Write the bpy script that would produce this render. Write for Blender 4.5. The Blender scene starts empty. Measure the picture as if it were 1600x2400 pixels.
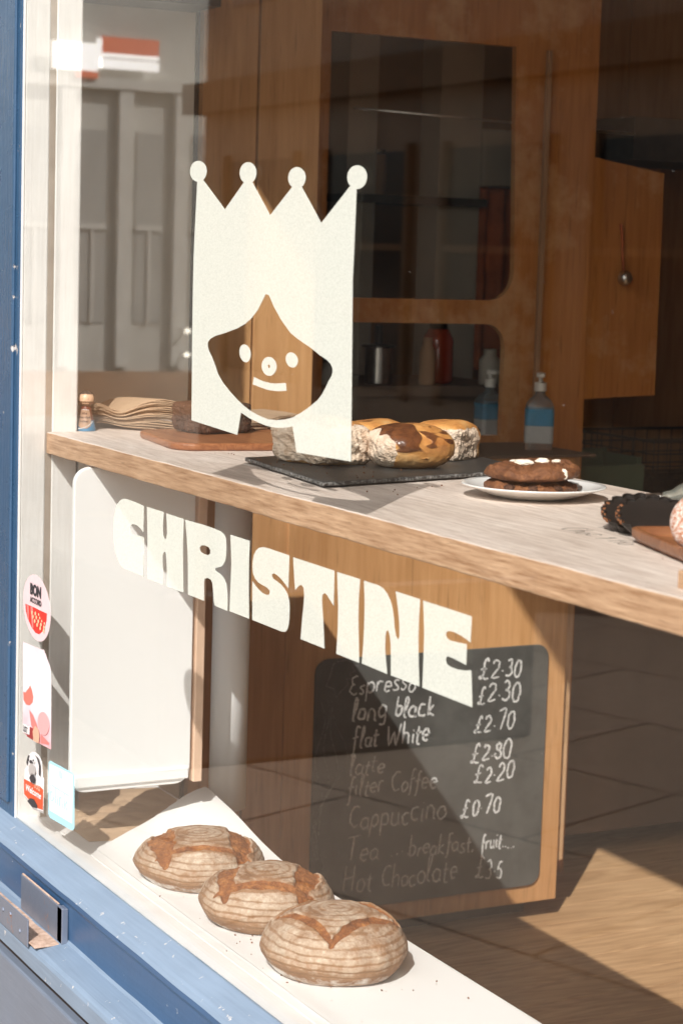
import bpy, bmesh, math, random
from mathutils import Vector, Matrix, noise

S = bpy.context.scene
COL = S.collection
R = math.radians
random.seed(7)

# ------------------------------------------------------------------ camera
cam_data = bpy.data.cameras.new("Camera")
cam = bpy.data.objects.new("Camera", cam_data)
COL.objects.link(cam)
def camera_axes(yaw, pitch, roll):
    cy, sy, cp, sp = math.cos(yaw), math.sin(yaw), math.cos(pitch), math.sin(pitch)
    f = Vector((-sy*cp, cy*cp, -sp)); r = Vector((cy, sy, 0)); u = r.cross(f)
    c, s = math.cos(roll), math.sin(roll)
    return r*c + u*s, u*c - r*s, f
_r, _u, _f = camera_axes(1.08723217, 0.12249218, 0.03064749)
_m = Matrix((_r, _u, -_f)).transposed().to_4x4()
_m.translation = Vector((3.632, -1.24, 1.70))
cam.matrix_world = _m
cam_data.sensor_fit = 'VERTICAL'
cam_data.sensor_height = 36.0
cam_data.lens = 4864.0/2400.0*36.0
cam_data.clip_start = 0.05
cam_data.clip_end = 500
S.camera = cam
cam_data.dof.use_dof = True
cam_data.dof.focus_distance = 3.35
cam_data.dof.aperture_fstop = 8.0

# ------------------------------------------------------------------ light
SUN_DIR = Vector((0.80, -0.75, 1.0)).normalized()      # towards the sun
SUN_EL = math.asin(SUN_DIR.z)
w = bpy.data.worlds.new("World"); S.world = w; w.use_nodes = True
wn = w.node_tree.nodes; wl = w.node_tree.links
bg = wn["Background"]
sky = wn.new("ShaderNodeTexSky"); sky.sky_type = 'NISHITA'; sky.sun_disc = False
sky.sun_elevation = SUN_EL
sky.sun_rotation = math.atan2(SUN_DIR.x, SUN_DIR.y)
sky.air_density = 1.0; sky.dust_density = 2.5; sky.ozone_density = 0.6
hs = wn.new("ShaderNodeHueSaturation"); hs.inputs["Saturation"].default_value = 0.55
wl.new(sky.outputs[0], hs.inputs["Color"])
wl.new(hs.outputs[0], bg.inputs["Color"])
bg.inputs["Strength"].default_value = 0.15
sd = bpy.data.lights.new("Sun", 'SUN'); sd.energy = 4.2; sd.angle = R(0.5); sd.color = (1.0, 0.94, 0.92)
sun = bpy.data.objects.new("Sun", sd); COL.objects.link(sun)
sun.rotation_euler = SUN_DIR.to_track_quat('Z', 'Y').to_euler()
sun.location = (6, -6, 8)
vs = S.view_settings
S.display_settings.display_device = 'sRGB'
vs.view_transform = 'Standard'; vs.look = 'None'; vs.gamma = 1.0; vs.use_curve_mapping = False
vs.exposure = 0.42
try:
    S.cycles.max_bounces = 10; S.cycles.transparent_max_bounces = 16
    S.cycles.diffuse_bounces = 5; S.cycles.caustics_reflective = False; S.cycles.caustics_refractive = False
    S.cycles.use_denoising = True
except Exception:
    pass

# ------------------------------------------------------------------ helpers
def tag(o, label=None, cat=None, group=None, kind=None):
    if label: o["label"] = label
    if cat: o["category"] = cat
    if group: o["group"] = group
    if kind: o["kind"] = kind
    return o

def empty(name, loc=(0, 0, 0), rz=0.0):
    o = bpy.data.objects.new(name, None); COL.objects.link(o)
    o.location = loc; o.rotation_euler = (0, 0, rz); o.empty_display_size = 0.05
    return o

def link_mesh(name, me, m=None, parent=None, smooth=False, loc=None):
    o = bpy.data.objects.new(name, me); COL.objects.link(o)
    if m is not None:
        for mm in (m if isinstance(m, (list, tuple)) else [m]): me.materials.append(mm)
    if parent is not None: o.parent = parent
    if loc is not None: o.location = loc
    if smooth:
        for p in me.polygons: p.use_smooth = True
    return o

def build(name, bm, m=None, parent=None, smooth=False, loc=None):
    me = bpy.data.meshes.new(name); bmesh.ops.recalc_face_normals(bm, faces=bm.faces)
    bm.to_mesh(me); bm.free()
    return link_mesh(name, me, m, parent, smooth, loc)

def box(bm, x0, x1, y0, y1, z0, z1, bev=0.0, seg=2):
    b = bmesh.new()
    bmesh.ops.create_cube(b, size=1.0)
    for v in b.verts:
        v.co = Vector((x0 + (v.co.x+.5)*(x1-x0), y0 + (v.co.y+.5)*(y1-y0), z0 + (v.co.z+.5)*(z1-z0)))
    if bev > 0:
        bmesh.ops.bevel(b, geom=list(b.edges), offset=bev, segments=seg, affect='EDGES', profile=0.5)
    merge(bm, b); return bm

def merge(bm, b, mat=None):
    if mat is not None: bmesh.ops.transform(b, matrix=mat, verts=b.verts)
    me = bpy.data.meshes.new("tmp"); b.to_mesh(me); b.free(); bm.from_mesh(me); bpy.data.meshes.remove(me)

def boxes(name, lst, m, parent=None, bev=0.0, loc=None):
    bm = bmesh.new()
    for b in lst: box(bm, *b, bev=bev)
    return build(name, bm, m, parent, loc=loc)

def lathe(prof, n=48, bm=None, c=(0, 0, 0)):
    bm = bm or bmesh.new(); rings = []
    for r, z in prof:
        if r < 1e-6: rings.append([bm.verts.new((c[0], c[1], c[2]+z))])
        else: rings.append([bm.verts.new((c[0]+r*math.cos(2*math.pi*i/n), c[1]+r*math.sin(2*math.pi*i/n), c[2]+z)) for i in range(n)])
    for a, b in zip(rings, rings[1:]):
        for i in range(n):
            j = (i+1) % n
            if len(a) == 1 and len(b) == 1: continue
            if len(a) == 1: bm.faces.new((a[0], b[i], b[j]))
            elif len(b) == 1: bm.faces.new((a[i], a[j], b[0]))
            else: bm.faces.new((a[i], a[j], b[j], b[i]))
    return bm

def sheet(name, rows, th, m, parent=None, smooth=True, up=True):
    """a thin sheet from a grid of points, given its own under side and edges, wound outwards"""
    nx, ny = len(rows), len(rows[0]); vs_ = []; fs_ = []
    for lay in (0, 1):
        for r in rows:
            for p in r: vs_.append((p[0], p[1], p[2]-(th if lay else 0)))
    I = lambda l, i, j: l*nx*ny+i*ny+j
    for i in range(nx-1):
        for j in range(ny-1):
            fs_.append((I(0, i, j), I(0, i+1, j), I(0, i+1, j+1), I(0, i, j+1)))
            fs_.append((I(1, i, j), I(1, i, j+1), I(1, i+1, j+1), I(1, i+1, j)))
    ring = [(i, 0) for i in range(nx)]+[(nx-1, j) for j in range(1, ny)]+[(i, ny-1) for i in range(nx-2, -1, -1)]+[(0, j) for j in range(ny-2, 0, -1)]
    for a, b in zip(ring, ring[1:]+ring[:1]): fs_.append((I(0, *a), I(1, *a), I(1, *b), I(0, *b)))
    if not up: fs_ = [f[::-1] for f in fs_]
    me = bpy.data.meshes.new(name); me.from_pydata(vs_, [], fs_)
    o = link_mesh(name, me, m, parent, smooth)
    if smooth:
        n_t = 2*(nx-1)*(ny-1)
        for p in me.polygons: p.use_smooth = p.index < n_t
        try: me.set_sharp_from_angle(angle=R(50))
        except Exception: pass
    return o

def prism_x(bm, pts, x0, x1):
    """extrude a (y,z) outline along X"""
    a = [bm.verts.new((x0, y, z)) for y, z in pts]; b = [bm.verts.new((x1, y, z)) for y, z in pts]
    n = len(pts)
    for i in range(n):
        j = (i+1) % n; bm.faces.new((a[i], a[j], b[j], b[i]))
    bm.faces.new(a[::-1]); bm.faces.new(b)
    return bm

def prism_z(bm, pts, z0, z1, bev=0.0):
    b = bmesh.new()
    lo = [b.verts.new((x, y, z0)) for x, y in pts]
    f = b.faces.new(lo)
    r = bmesh.ops.extrude_face_region(b, geom=[f])
    for v in r['geom']:
        if isinstance(v, bmesh.types.BMVert): v.co.z = z1
    bmesh.ops.recalc_face_normals(b, faces=b.faces)
    if bev > 0:
        ed = [e for e in b.edges if abs(e.verts[0].co.z - e.verts[1].co.z) < 1e-6]
        bmesh.ops.bevel(b, geom=ed, offset=bev, segments=3, affect='EDGES', profile=0.5)
    merge(bm, b); return bm

def round_rect(cx, cy, lx, ly, r, rot=0.0, n=7):
    out = []
    for sx, sy, a0 in ((1, 1, 0), (-1, 1, 90), (-1, -1, 180), (1, -1, 270)):
        for i in range(n+1):
            a = R(a0 + 90*i/n)
            out.append((sx*(lx/2-r) + r*math.cos(a), sy*(ly/2-r) + r*math.sin(a)))
    c, s = math.cos(rot), math.sin(rot)
    return [(cx+x*c-y*s, cy+x*s+y*c) for x, y in out]

def tube(bm, pts, rad, n=8, closed=False):
    pts = [Vector(p) for p in pts]; rings = []
    up = Vector((0.0, 0.0, 1.0))
    for i, p in enumerate(pts):
        a = pts[i-1] if (i > 0 or closed) else pts[i]; b = pts[(i+1) % len(pts)] if (i < len(pts)-1 or closed) else pts[i]
        t = (b-a).normalized(); u = up if abs(t.dot(up)) < .95 else Vector((1, 0, 0))
        e1 = t.cross(u).normalized(); e2 = t.cross(e1)
        rr = rad[i] if isinstance(rad, (list, tuple)) else rad
        rings.append([bm.verts.new(p + (e1*math.cos(2*math.pi*k/n) + e2*math.sin(2*math.pi*k/n))*rr) for k in range(n)])
    m = len(rings)
    for i in range(m if closed else m-1):
        A, B = rings[i], rings[(i+1) % m]
        for k in range(n): bm.faces.new((A[k], A[(k+1) % n], B[(k+1) % n], B[k]))
    if not closed:
        bm.faces.new(rings[0][::-1]); bm.faces.new(rings[-1])
    return bm

def flat_shape(name, outlines, m, parent, to_world, thick=0.0006):
    """outlines (outer and holes) as 2D polygons, filled, given thickness and placed by to_world (4x4)"""
    cu = bpy.data.curves.new(name, 'CURVE'); cu.dimensions = '2D'; cu.fill_mode = 'BOTH'; cu.extrude = thick/2
    for pts in outlines:
        sp = cu.splines.new('POLY'); sp.points.add(len(pts)-1); sp.use_cyclic_u = True
        for p, q in zip(sp.points, pts): p.co = (q[0], q[1], 0, 1)
    t = bpy.data.objects.new("tmp", cu)
    me = bpy.data.meshes.new_from_object(t); bpy.data.objects.remove(t); bpy.data.curves.remove(cu)
    me.transform(to_world); me.name = name
    return link_mesh(name, me, m, parent)

def text_mesh(text, size, thick=0.0006, bold=0.0, align='LEFT', shear=0.0, spacing=1.0):
    cu = bpy.data.curves.new("t", 'FONT'); cu.body = text; cu.size = size; cu.extrude = thick/2; cu.offset = bold
    cu.align_x = align; cu.shear = shear; cu.space_character = spacing; cu.resolution_u = 4
    t = bpy.data.objects.new("tmp", cu); me = bpy.data.meshes.new_from_object(t)
    bpy.data.objects.remove(t); bpy.data.curves.remove(cu); return me

def glass_plane(y):      # local x,y (mm) -> world X,Z on the plane Y = y, facing the street
    return Matrix(((.001, 0, 0, 0), (0, 0, -1, y), (0, .001, 0, 0), (0, 0, 0, 1)))

def join_meshes(mes):
    bm = bmesh.new()
    for me in mes: bm.from_mesh(me); bpy.data.meshes.remove(me)
    return bm

def smooth01(a, b, x):
    t = max(0.0, min(1.0, (x-a)/(b-a))); return t*t*(3-2*t)

def fbm(p, s, o=4): return noise.fractal(Vector(p)*s, 1.0, 2.0, o)

# ------------------------------------------------------------------ materials
class Mat:
    def __init__(self, name):
        self.m = bpy.data.materials.new(name); self.m.use_nodes = True
        self.n = self.m.node_tree.nodes; self.l = self.m.node_tree.links
        self.b = self.n["Principled BSDF"]
        self._tc = None
    def new(self, t, **kw):
        nd = self.n.new("ShaderNode"+t)
        for k, v in kw.items():
            if hasattr(nd, k): setattr(nd, k, v)
            else: self.set(nd, k, v)
        return nd
    def set(self, nd, k, v):
        i = nd.inputs[k]
        if hasattr(v, 'is_output'): self.l.new(v, i)
        else: i.default_value = (tuple(v)+(1.0,) if isinstance(v, (tuple, list)) and len(v) == 3 and i.type == 'RGBA' else v)
    def tc(self):
        if self._tc is None: self._tc = self.n.new("ShaderNodeTexCoord").outputs["Object"]
        return self._tc
    def map(self, scale=(1, 1, 1), rot=(0, 0, 0)):
        nd = self.new("Mapping"); self.l.new(self.tc(), nd.inputs[0])
        nd.inputs["Scale"].default_value = scale; nd.inputs["Rotation"].default_value = rot
        return nd.outputs[0]
    def noise(self, scale, detail=4, rough=.55, vec=None, dist=0.0):
        nd = self.new("TexNoise"); nd.inputs["Scale"].default_value = scale; nd.inputs["Detail"].default_value = detail
        nd.inputs["Roughness"].default_value = rough; nd.inputs["Distortion"].default_value = dist
        self.l.new(vec if vec is not None else self.tc(), nd.inputs["Vector"]); return nd.outputs[0]
    def ramp(self, fac, stops):
        nd = self.new("ValToRGB"); cr = nd.color_ramp
        while len(cr.elements) < len(stops): cr.elements.new(.5)
        for e, (p, c) in zip(cr.elements, stops):
            e.position = p; e.color = tuple(c)+(1.0,) if len(c) == 3 else c
        self.l.new(fac, nd.inputs[0]); return nd.outputs[0]
    def fr(self, fac, a, b, lo=0.0, hi=1.0):
        nd = self.new("MapRange"); nd.inputs["From Min"].default_value = a; nd.inputs["From Max"].default_value = b
        nd.inputs["To Min"].default_value = lo; nd.inputs["To Max"].default_value = hi
        self.l.new(fac, nd.inputs[0]); return nd.outputs[0]
    def mix(self, fac, a, b, mode='MIX'):
        nd = self.new("Mix", data_type='RGBA', blend_type=mode)
        for i, v in ((0, fac), (6, a), (7, b)):
            if hasattr(v, 'is_output'): self.l.new(v, nd.inputs[i])
            else: nd.inputs[i].default_value = (tuple(v)+(1.0,) if isinstance(v, (tuple, list)) and len(v) == 3 else v)
        return nd.outputs[2]
    def math(self, op, a, b=0.0):
        nd = self.new("Math", operation=op)
        for i, v in ((0, a), (1, b)):
            if hasattr(v, 'is_output'): self.l.new(v, nd.inputs[i])
            else: nd.inputs[i].default_value = v
        return nd.outputs[0]
    def attr(self, name):
        nd = self.new("Attribute"); nd.attribute_name = name; return nd.outputs["Fac"]
    def bump(self, h, strength=.3, dist=.002):
        nd = self.new("Bump"); nd.inputs["Strength"].default_value = strength; nd.inputs["Distance"].default_value = dist
        self.l.new(h, nd.inputs["Height"]); self.l.new(nd.outputs[0], self.b.inputs["Normal"])
    def base(self, c):
        self.set(self.b, "Base Color", c)
    def rough(self, v): self.set(self.b, "Roughness", v)

def plain(name, c, rough=.5, var=.12, scale=18, bump=.0, bscale=60, metal=0.0, spec=.5, bdist=.002):
    M = Mat(name); n = M.noise(scale, 5)
    d = tuple(max(0, x*(1-var)) for x in c); h = tuple(min(1, x*(1+var)) for x in c)
    M.base(M.ramp(n, [(.3, d), (.7, h)])); M.rough(rough); M.b.inputs["Metallic"].default_value = metal
    M.b.inputs["Specular IOR Level"].default_value = spec
    if bump: M.bump(M.noise(bscale, 4), bump, bdist)
    return M.m

def wood(name, lo, hi, axis='X', ring=14, rough=.55, fine=130, blotches=None, bump=.25, dark=None, scale=1.0, mid=.5, wr=.9, wf=.75, lo_p=.25, hi_p=.95, along=.06):
    M = Mat(name)
    sc = {'X': (.9, 9, 9), 'Y': (9, .9, 9), 'Z': (9, 9, .9)}[axis]
    sf = {'X': (along, 1, 1), 'Y': (1, along, 1), 'Z': (1, 1, along)}[axis]
    v = M.map(tuple(s*scale for s in sc)); vf = M.map(sf)
    a = M.noise(1.2, 3, .5, v, .8)
    wv = M.math('FRACT', M.math('MULTIPLY', a, float(ring)))
    tri = M.math('ABSOLUTE', M.math('SUBTRACT', wv, .5))
    f = M.noise(fine, 4, .65, vf)
    g = M.math('ADD', M.math('MULTIPLY', tri, wr), M.math('MULTIPLY', f, wf))
    c = M.ramp(g, [(lo_p, lo), (mid+.05, tuple((x+y)/2 for x, y in zip(lo, hi))), (hi_p, hi)])
    big = M.noise(2.2, 2)
    c = M.mix(M.fr(big, .35, .7), c, M.mix(1.0, c, (.80, .76, .72), 'MULTIPLY'))
    pores = M.noise(fine*2.2, 2, .5, vf)
    c = M.mix(M.fr(pores, .62, .72, 0, .45), c, dark or tuple(x*.45 for x in lo))
    if blotches:
        col, s, a0, a1, amt = blotches
        c = M.mix(M.fr(M.noise(s, 6, .65), a0, a1, 0, amt), c, col)
    M.base(c); M.rough(rough)
    M.bump(g, bump, .0008)
    return M.m

MAT = {}
# ------------------------------------------------------------------ the materials in use
def painted(name, c, under, chips, rough=.35, streak=.1, axis='Z', csc=38, bst=.35):
    """old gloss paint: brush marks, small chips that show the coat beneath"""
    M = Mat(name)
    vf = M.map({'Z': (1, 1, .04), 'X': (.04, 1, 1)}[axis])
    n = M.noise(6, 5); st = M.noise(220, 3, .5, vf)
    cc = M.ramp(n, [(.25, tuple(x*.86 for x in c)), (.75, tuple(min(1, x*1.1) for x in c))])
    cc = M.mix(M.fr(st, .3, .7, 0, streak), cc, tuple(min(1, x*1.35+.02) for x in c))
    ch = M.noise(csc, 6, .7); cm = M.fr(ch, chips, chips+.02)
    cc = M.mix(cm, cc, under)
    dirt = M.fr(M.noise(3.5, 6, .65), .55, .85, 0, .35)
    cc = M.mix(dirt, cc, tuple(x*.7+.02 for x in c))
    M.base(cc); M.rough(M.fr(n, .2, .8, rough*.8, rough*1.3))
    M.bump(M.math('ADD', M.math('MULTIPLY', st, .5), M.math('ADD', M.math('MULTIPLY', M.noise(30, 4), .7), M.math('MULTIPLY', cm, -.8))), bst, .0018)
    return M.m
MAT['blue'] = painted('blue_gloss_paint', (.028, .075, .145), (.50, .48, .46), .672, .26, .3, 'Z', 24, 1.0)
MAT['blue_sill'] = painted('weathered_blue_paint', (.034, .085, .172), (.42, .43, .45), .67, .33, .22, 'X')
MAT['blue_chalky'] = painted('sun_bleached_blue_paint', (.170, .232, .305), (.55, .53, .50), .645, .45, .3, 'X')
MAT['blue_panel'] = painted('faded_grey_blue_paint', (.135, .165, .21), (.4, .42, .45), .70, .42, .3, 'X')
MAT['white'] = painted('white_gloss_paint', (.80, .775, .745), (.55, .48, .41), .72, .32, .3)
MAT['white_ledge'] = painted('white_ledge_paint', (.82, .80, .78), (.50, .44, .38), .735, .4, .2, 'X')
MAT['white_board'] = plain('white_board', (.93, .925, .915), .38, .01, 3, .06, 12)
MAT['gap_dark'] = plain('near_black_brown', (.05, .035, .028), .8, .3)  # near-black brown for gaps, the wall shelf and the duct
MAT['plaster'] = plain('grey_painted_plaster', (.76, .73, .655), .8, .05, 4, .12, 50)
MAT['brown_panel'] = wood('dim_brown_boarding', (.27, .125, .05), (.42, .21, .09), 'Z', 6, .6, 60, bump=.05, wr=.3, wf=.8)
MAT['ceiling'] = plain('ceiling_paint', (.62, .50, .40), .9, .05)
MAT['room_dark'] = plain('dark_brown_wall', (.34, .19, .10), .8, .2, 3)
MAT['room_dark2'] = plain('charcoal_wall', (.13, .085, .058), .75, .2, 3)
MAT['col_grey'] = plain('grey_column_paint', (.42, .375, .31), .6, .08, 4)
MAT['black_metal'] = plain('black_metal', (.018, .017, .016), .4, .3, 40)
MAT['steel'] = plain('brushed_steel', (.55, .53, .5), .3, .08, 60, metal=1.0)
MAT['ply'] = wood('birch_plywood', (.53, .27, .105), (.77, .44, .21), 'Z', 5, .45, 60, bump=.05, wr=.30, wf=.8)
MAT['ply_edge'] = wood('plywood_edge', (.45, .26, .12), (.72, .47, .28), 'Z', 9, .5, 90, bump=.1)
MAT['ply_blotched'] = wood('reflection_blotched_ply', (.42, .150, .032), (.62, .26, .070), 'Z', 5, .5, 60, bump=.05,
                       blotches=((.66, .40, .20), 4.5, .50, .68, .75), wr=.3, wf=.8)  # orange blotches paint the pane's reflections and glow into the plywood
MAT['board_frame'] = wood('maple_frame', (.50, .29, .15), (.72, .47, .28), 'Z', 8, .5, 90, bump=.1)
MAT['oak_top'] = wood('bleached_oak', (.56, .45, .385), (.86, .755, .68), 'X', 11, .5, 170, bump=.4, dark=(.20, .145, .115), wr=.45, wf=.95, lo_p=.34, hi_p=.80, along=.10)
MAT['oak_edge'] = wood('oak_front_edge', (.36, .19, .095), (.74, .49, .315), 'X', 22, .55, 250, bump=.6, dark=(.15, .07, .03), wr=.20, wf=1.05, lo_p=.36, hi_p=.82, along=.055)
MAT['floor'] = wood('plank_floor', (.42, .24, .115), (.66, .42, .23), 'Y', 10, .45, 70, bump=.2)
MAT['tray'] = wood('acacia_tray', (.17, .058, .022), (.36, .15, .065), 'Y', 14, .33, 120, bump=.2)
MAT['brownie_board'] = wood('acacia_board', (.22, .072, .026), (.40, .165, .07), 'X', 14, .33, 120, bump=.2)
MAT['post_wood'] = plain('pine_post', (.72, .50, .36), .55, .08, 20)
MAT['rust_cloth'] = plain('rust_red_cloth', (.42, .105, .03), .8, .35, 9, .2, 30)
MAT['porcelain'] = plain('white_porcelain', (.84, .83, .81), .12, .01, 5)
MAT['spike'] = plain('marker_ink', (.20, .17, .145), .8, .3, 60)

M = Mat('chalkboard'); n1 = M.noise(5, 6, .65); n2 = M.noise(2.2, 4, .6, M.map((1, 3, 1), (.5, 0, 0)))
c = M.ramp(n1, [(.3, (.058, .058, .054)), (.75, (.135, .134, .124))])
c = M.mix(M.fr(n2, .42, .75, 0, .6), c, (.125, .124, .116)); M.base(c); M.rough(.55); M.b.inputs["Specular IOR Level"].default_value = .3
M.bump(M.noise(300, 2), .1, .0005); MAT['chalkboard'] = M.m
M = Mat('chalk'); M.base(M.ramp(M.noise(420, 3, .7), [(.36, (.16, .158, .15)), (.52, (.86, .85, .83))])); M.rough(.9); MAT['chalk'] = M.m
M = Mat('faded_chalk'); M.base(M.ramp(M.noise(420, 3, .7), [(.4, (.05, .05, .048)), (.65, (.28, .27, .26))])); M.rough(.9); MAT['chalk_faint'] = M.m

# slate
M = Mat('slate'); n1 = M.noise(14, 6, .65, M.map((1, 1, 3))); n2 = M.noise(180, 5, .7)
c = M.ramp(n1, [(.3, (.016, .016, .016)), (.7, (.048, .046, .043))])
ed = M.new("NewGeometry"); sx = M.new("SeparateXYZ"); M.l.new(ed.outputs["Normal"], sx.inputs[0])
side = M.fr(M.math('ABSOLUTE', sx.outputs[2]), .9, .5)
c = M.mix(M.math('MULTIPLY', side, M.fr(n2, .45, .62)), c, (.30, .295, .285)); M.base(c); M.rough(.48)
M.bump(M.math('ADD', n1, M.math('MULTIPLY', n2, .6)), .6, .002); MAT['slate'] = M.m

# pavement: slabs of differing grey with open joints
M = Mat('paving'); v = M.map((1, 1, 1), (0, 0, R(19)))
br = M.new("TexBrick"); M.l.new(v, br.inputs["Vector"]); br.inputs["Scale"].default_value = 1.0
br.inputs["Brick Width"].default_value = 1.35; br.inputs["Row Height"].default_value = .8; br.inputs["Mortar Size"].default_value = .009
br.inputs["Mortar Smooth"].default_value = .2
br.inputs["Color1"].default_value = (.37, .29, .225, 1); br.inputs["Color2"].default_value = (.30, .235, .18, 1); br.inputs["Mortar"].default_value = (.06, .044, .034, 1)
c = M.mix(M.fr(M.noise(9, 6, .65), .35, .7, 0, .5), br.outputs[0], (.24, .185, .14))
c = M.mix(M.fr(M.noise(90, 4), .45, .8, 0, .35), c, (.33, .27, .215)); M.base(c); M.rough(.85)
M.bump(M.math('ADD', M.math('MULTIPLY', br.outputs["Fac"], -1.0), M.math('MULTIPLY', M.noise(60, 4), .3)), .5, .006); MAT['paving'] = M.m
MAT['stone'] = plain('grey_sandstone', (.48, .475, .43), .85, .15, 3, .3, 25)
MAT['stone_dark'] = plain('brown_shopfront_paint', (.50, .33, .21), .5, .2, 3)
MAT['stone_pale'] = plain('pale_stone', (.54, .53, .48), .85, .1, 4)
MAT['win_dark'] = plain('dark_window_glass', (.03, .03, .033), .08, .1, 2)
MAT['win_grey'] = plain('grey_window', (.34, .34, .315), .3, .1, 2)
MAT['red_paint'] = plain('red_sign_paint', (.52, .08, .03), .5, .1)

def emit(name, c, s):
    M = Mat(name); M.b.inputs["Emission Color"].default_value = tuple(c)+(1,); M.b.inputs["Emission Strength"].default_value = s
    M.base(c); return M.m
MAT['glow_white'] = emit('sunlit_glow_white', (.95, .93, .9), 1.9)  # emission stands in for sunlight on the mirrored sign
MAT['glow_red'] = emit('sunlit_glow_red', (.55, .13, .06), .9)
MAT['glint_glow'] = emit('glint_glow', (1, .93, .8), 5.0)

# window glass: a clear sheet that mirrors more of the street the flatter it is looked at
M = Mat('window_glass'); M.n.remove(M.b)
g = M.new("NewGeometry"); dp = M.new("VectorMath", operation='DOT_PRODUCT')
M.l.new(g.outputs["Normal"], dp.inputs[0]); M.l.new(g.outputs["Incoming"], dp.inputs[1])
k = M.math('POWER', M.math('SUBTRACT', 1.0, M.math('ABSOLUTE', dp.outputs["Value"])), 5.0)
F = M.math('ADD', M.math('MULTIPLY', k, .95), .043)
tr = M.new("BsdfTransparent"); tr.inputs[0].default_value = (.985, .995, .985, 1)
gl = M.new("BsdfGlossy"); gl.inputs["Roughness"].default_value = 0.0
mx = M.new("MixShader"); M.l.new(F, mx.inputs[0]); M.l.new(tr.outputs[0], mx.inputs[1]); M.l.new(gl.outputs[0], mx.inputs[2])
M.l.new(mx.outputs[0], M.n["Material Output"].inputs["Surface"]); MAT['glass'] = M.m

# cream window vinyl, made partly see-through so its cast shadow stays weak
def vinyl(name, c, see_through, grain=520):
    M = Mat(name); n = M.noise(grain, 3, .8)
    M.base(M.ramp(n, [(.36, tuple(x*.80 for x in c)), (.56, c), (.75, tuple(min(1, x*1.04) for x in c))])); M.rough(.6)
    if see_through > 0:
        t = M.new("BsdfTransparent"); mx = M.new("MixShader")
        mx.inputs[0].default_value = see_through
        M.l.new(M.b.outputs[0], mx.inputs[1]); M.l.new(t.outputs[0], mx.inputs[2])
        M.l.new(mx.outputs[0], M.n["Material Output"].inputs["Surface"])
    return M.m
MAT['vinyl'] = vinyl('cream_vinyl', (.795, .835, .75), .44)
def ink(name, c, r=.45): return plain(name, c, r, .04, 80)
for k_, c_ in dict(st_pink=(.70, .545, .555), st_rose=(.74, .64, .66), st_red=(.62, .035, .025), st_redlite=(.74, .20, .18), st_black=(.03, .03, .035),
                   st_white=(.74, .725, .71), st_orange=(.62, .085, .025), st_egg=(.60, .17, .13), st_tan=(.66, .38, .26), st_maroon=(.30, .03, .03),
                   st_dot=(.66, .50, .30), st_blush=(.72, .36, .36), st_grey=(.42, .40, .38)).items():
    MAT[k_] = ink('print_'+k_[3:], c_)
M = Mat('print_blush_card'); cz = M.new("SeparateXYZ"); M.l.new(M.tc(), cz.inputs[0]); n = M.noise(26, 3, .5)
v_ = M.math('ADD', cz.outputs[2], M.math('MULTIPLY', M.math('SUBTRACT', n, .5), .10))
M.base(M.ramp(M.fr(v_, .80, 1.0), [(0.02, (.74, .36, .38)), (.22, (.76, .56, .60)), (.5, (.78, .74, .76)), (.8, (.76, .70, .73)), (1.0, (.74, .58, .61))])); M.rough(.45); MAT['st_rose'] = M.m
def film(name, c, t):
    M = Mat(name); M.base(c); M.rough(.4); tt = M.new("BsdfTransparent"); mx = M.new("MixShader"); mx.inputs[0].default_value = t
    M.l.new(M.b.outputs[0], mx.inputs[1]); M.l.new(tt.outputs[0], mx.inputs[2]); M.l.new(mx.outputs[0], M.n["Material Output"].inputs["Surface"]); return M.m
MAT['film_cyan'] = film('cyan_film', (.42, .80, .92), .12)
MAT['film_white'] = film('pale_film', (.83, .88, .90), .10)
MAT['film_cyan_line'] = film('cyan_line_film', (.55, .83, .92), .1)

# paper
M = Mat('kraft_paper'); n = M.noise(9, 5); f = M.noise(240, 4, .7)
c = M.ramp(n, [(.3, (.45, .30, .19)), (.7, (.57, .40, .26))]); c = M.mix(M.fr(f, .5, .75, 0, .3), c, (.30, .18, .10)); M.base(c); M.rough(.75)
M.bump(M.math('ADD', M.noise(22, 3), M.math('MULTIPLY', f, .2)), .25, .003); MAT['kraft'] = M.m
M = Mat('parchment_paper'); M.base((.81, .80, .785)); M.rough(.5); M.bump(M.noise(7, 4, .5), .25, .006)
MAT['parchment'] = M.m

# bread crust: flour bands from the proving basket, burnt ears where the blade opened it
M = Mat('sourdough_crust')
ring = M.attr('ring'); score = M.attr('score'); bake = M.attr('bake')
n = M.noise(11, 6, .65); f = M.noise(170, 4, .7); nf = M.noise(60, 5, .7)
crust = M.ramp(n, [(.25, (.15, .065, .028)), (.5, (.28, .145, .07)), (.75, (.40, .235, .13))])
flour = M.ramp(f, [(.3, (.41, .31, .225)), (.7, (.63, .525, .415))])
fm = M.math('ADD', M.math('MULTIPLY', ring, .15), M.math('SUBTRACT', M.math('MULTIPLY', M.math('ADD', M.math('MULTIPLY', nf, .55), M.math('MULTIPLY', n, .75)), 1.35), .55))
c = M.mix(M.fr(M.math('SUBTRACT', fm, M.math('MULTIPLY', bake, .48)), .27, .66), crust, flour)
c = M.mix(M.math('MULTIPLY', M.fr(ring, .5, .0), M.fr(M.noise(13, 4, .6), .44, .62, .0, .62)), c, (.20, .105, .052))
opened = M.ramp(M.noise(55, 6, .75), [(.25, (.07, .021, .007)), (.5, (.24, .08, .02)), (.8, (.50, .22, .065))])
c = M.mix(M.fr(M.math('ADD', score, M.math('MULTIPLY', M.math('SUBTRACT', f, .5), .35)), .42, .52), c, opened)
dust = M.attr('dust'); c = M.mix(M.math('MULTIPLY', M.fr(M.math('ADD', dust, M.math('SUBTRACT', nf, .5)), .42, .75), .9), c, (.80, .755, .70))
M.base(c); M.rough(.72); M.b.inputs["Specular IOR Level"].default_value = .25
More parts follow.
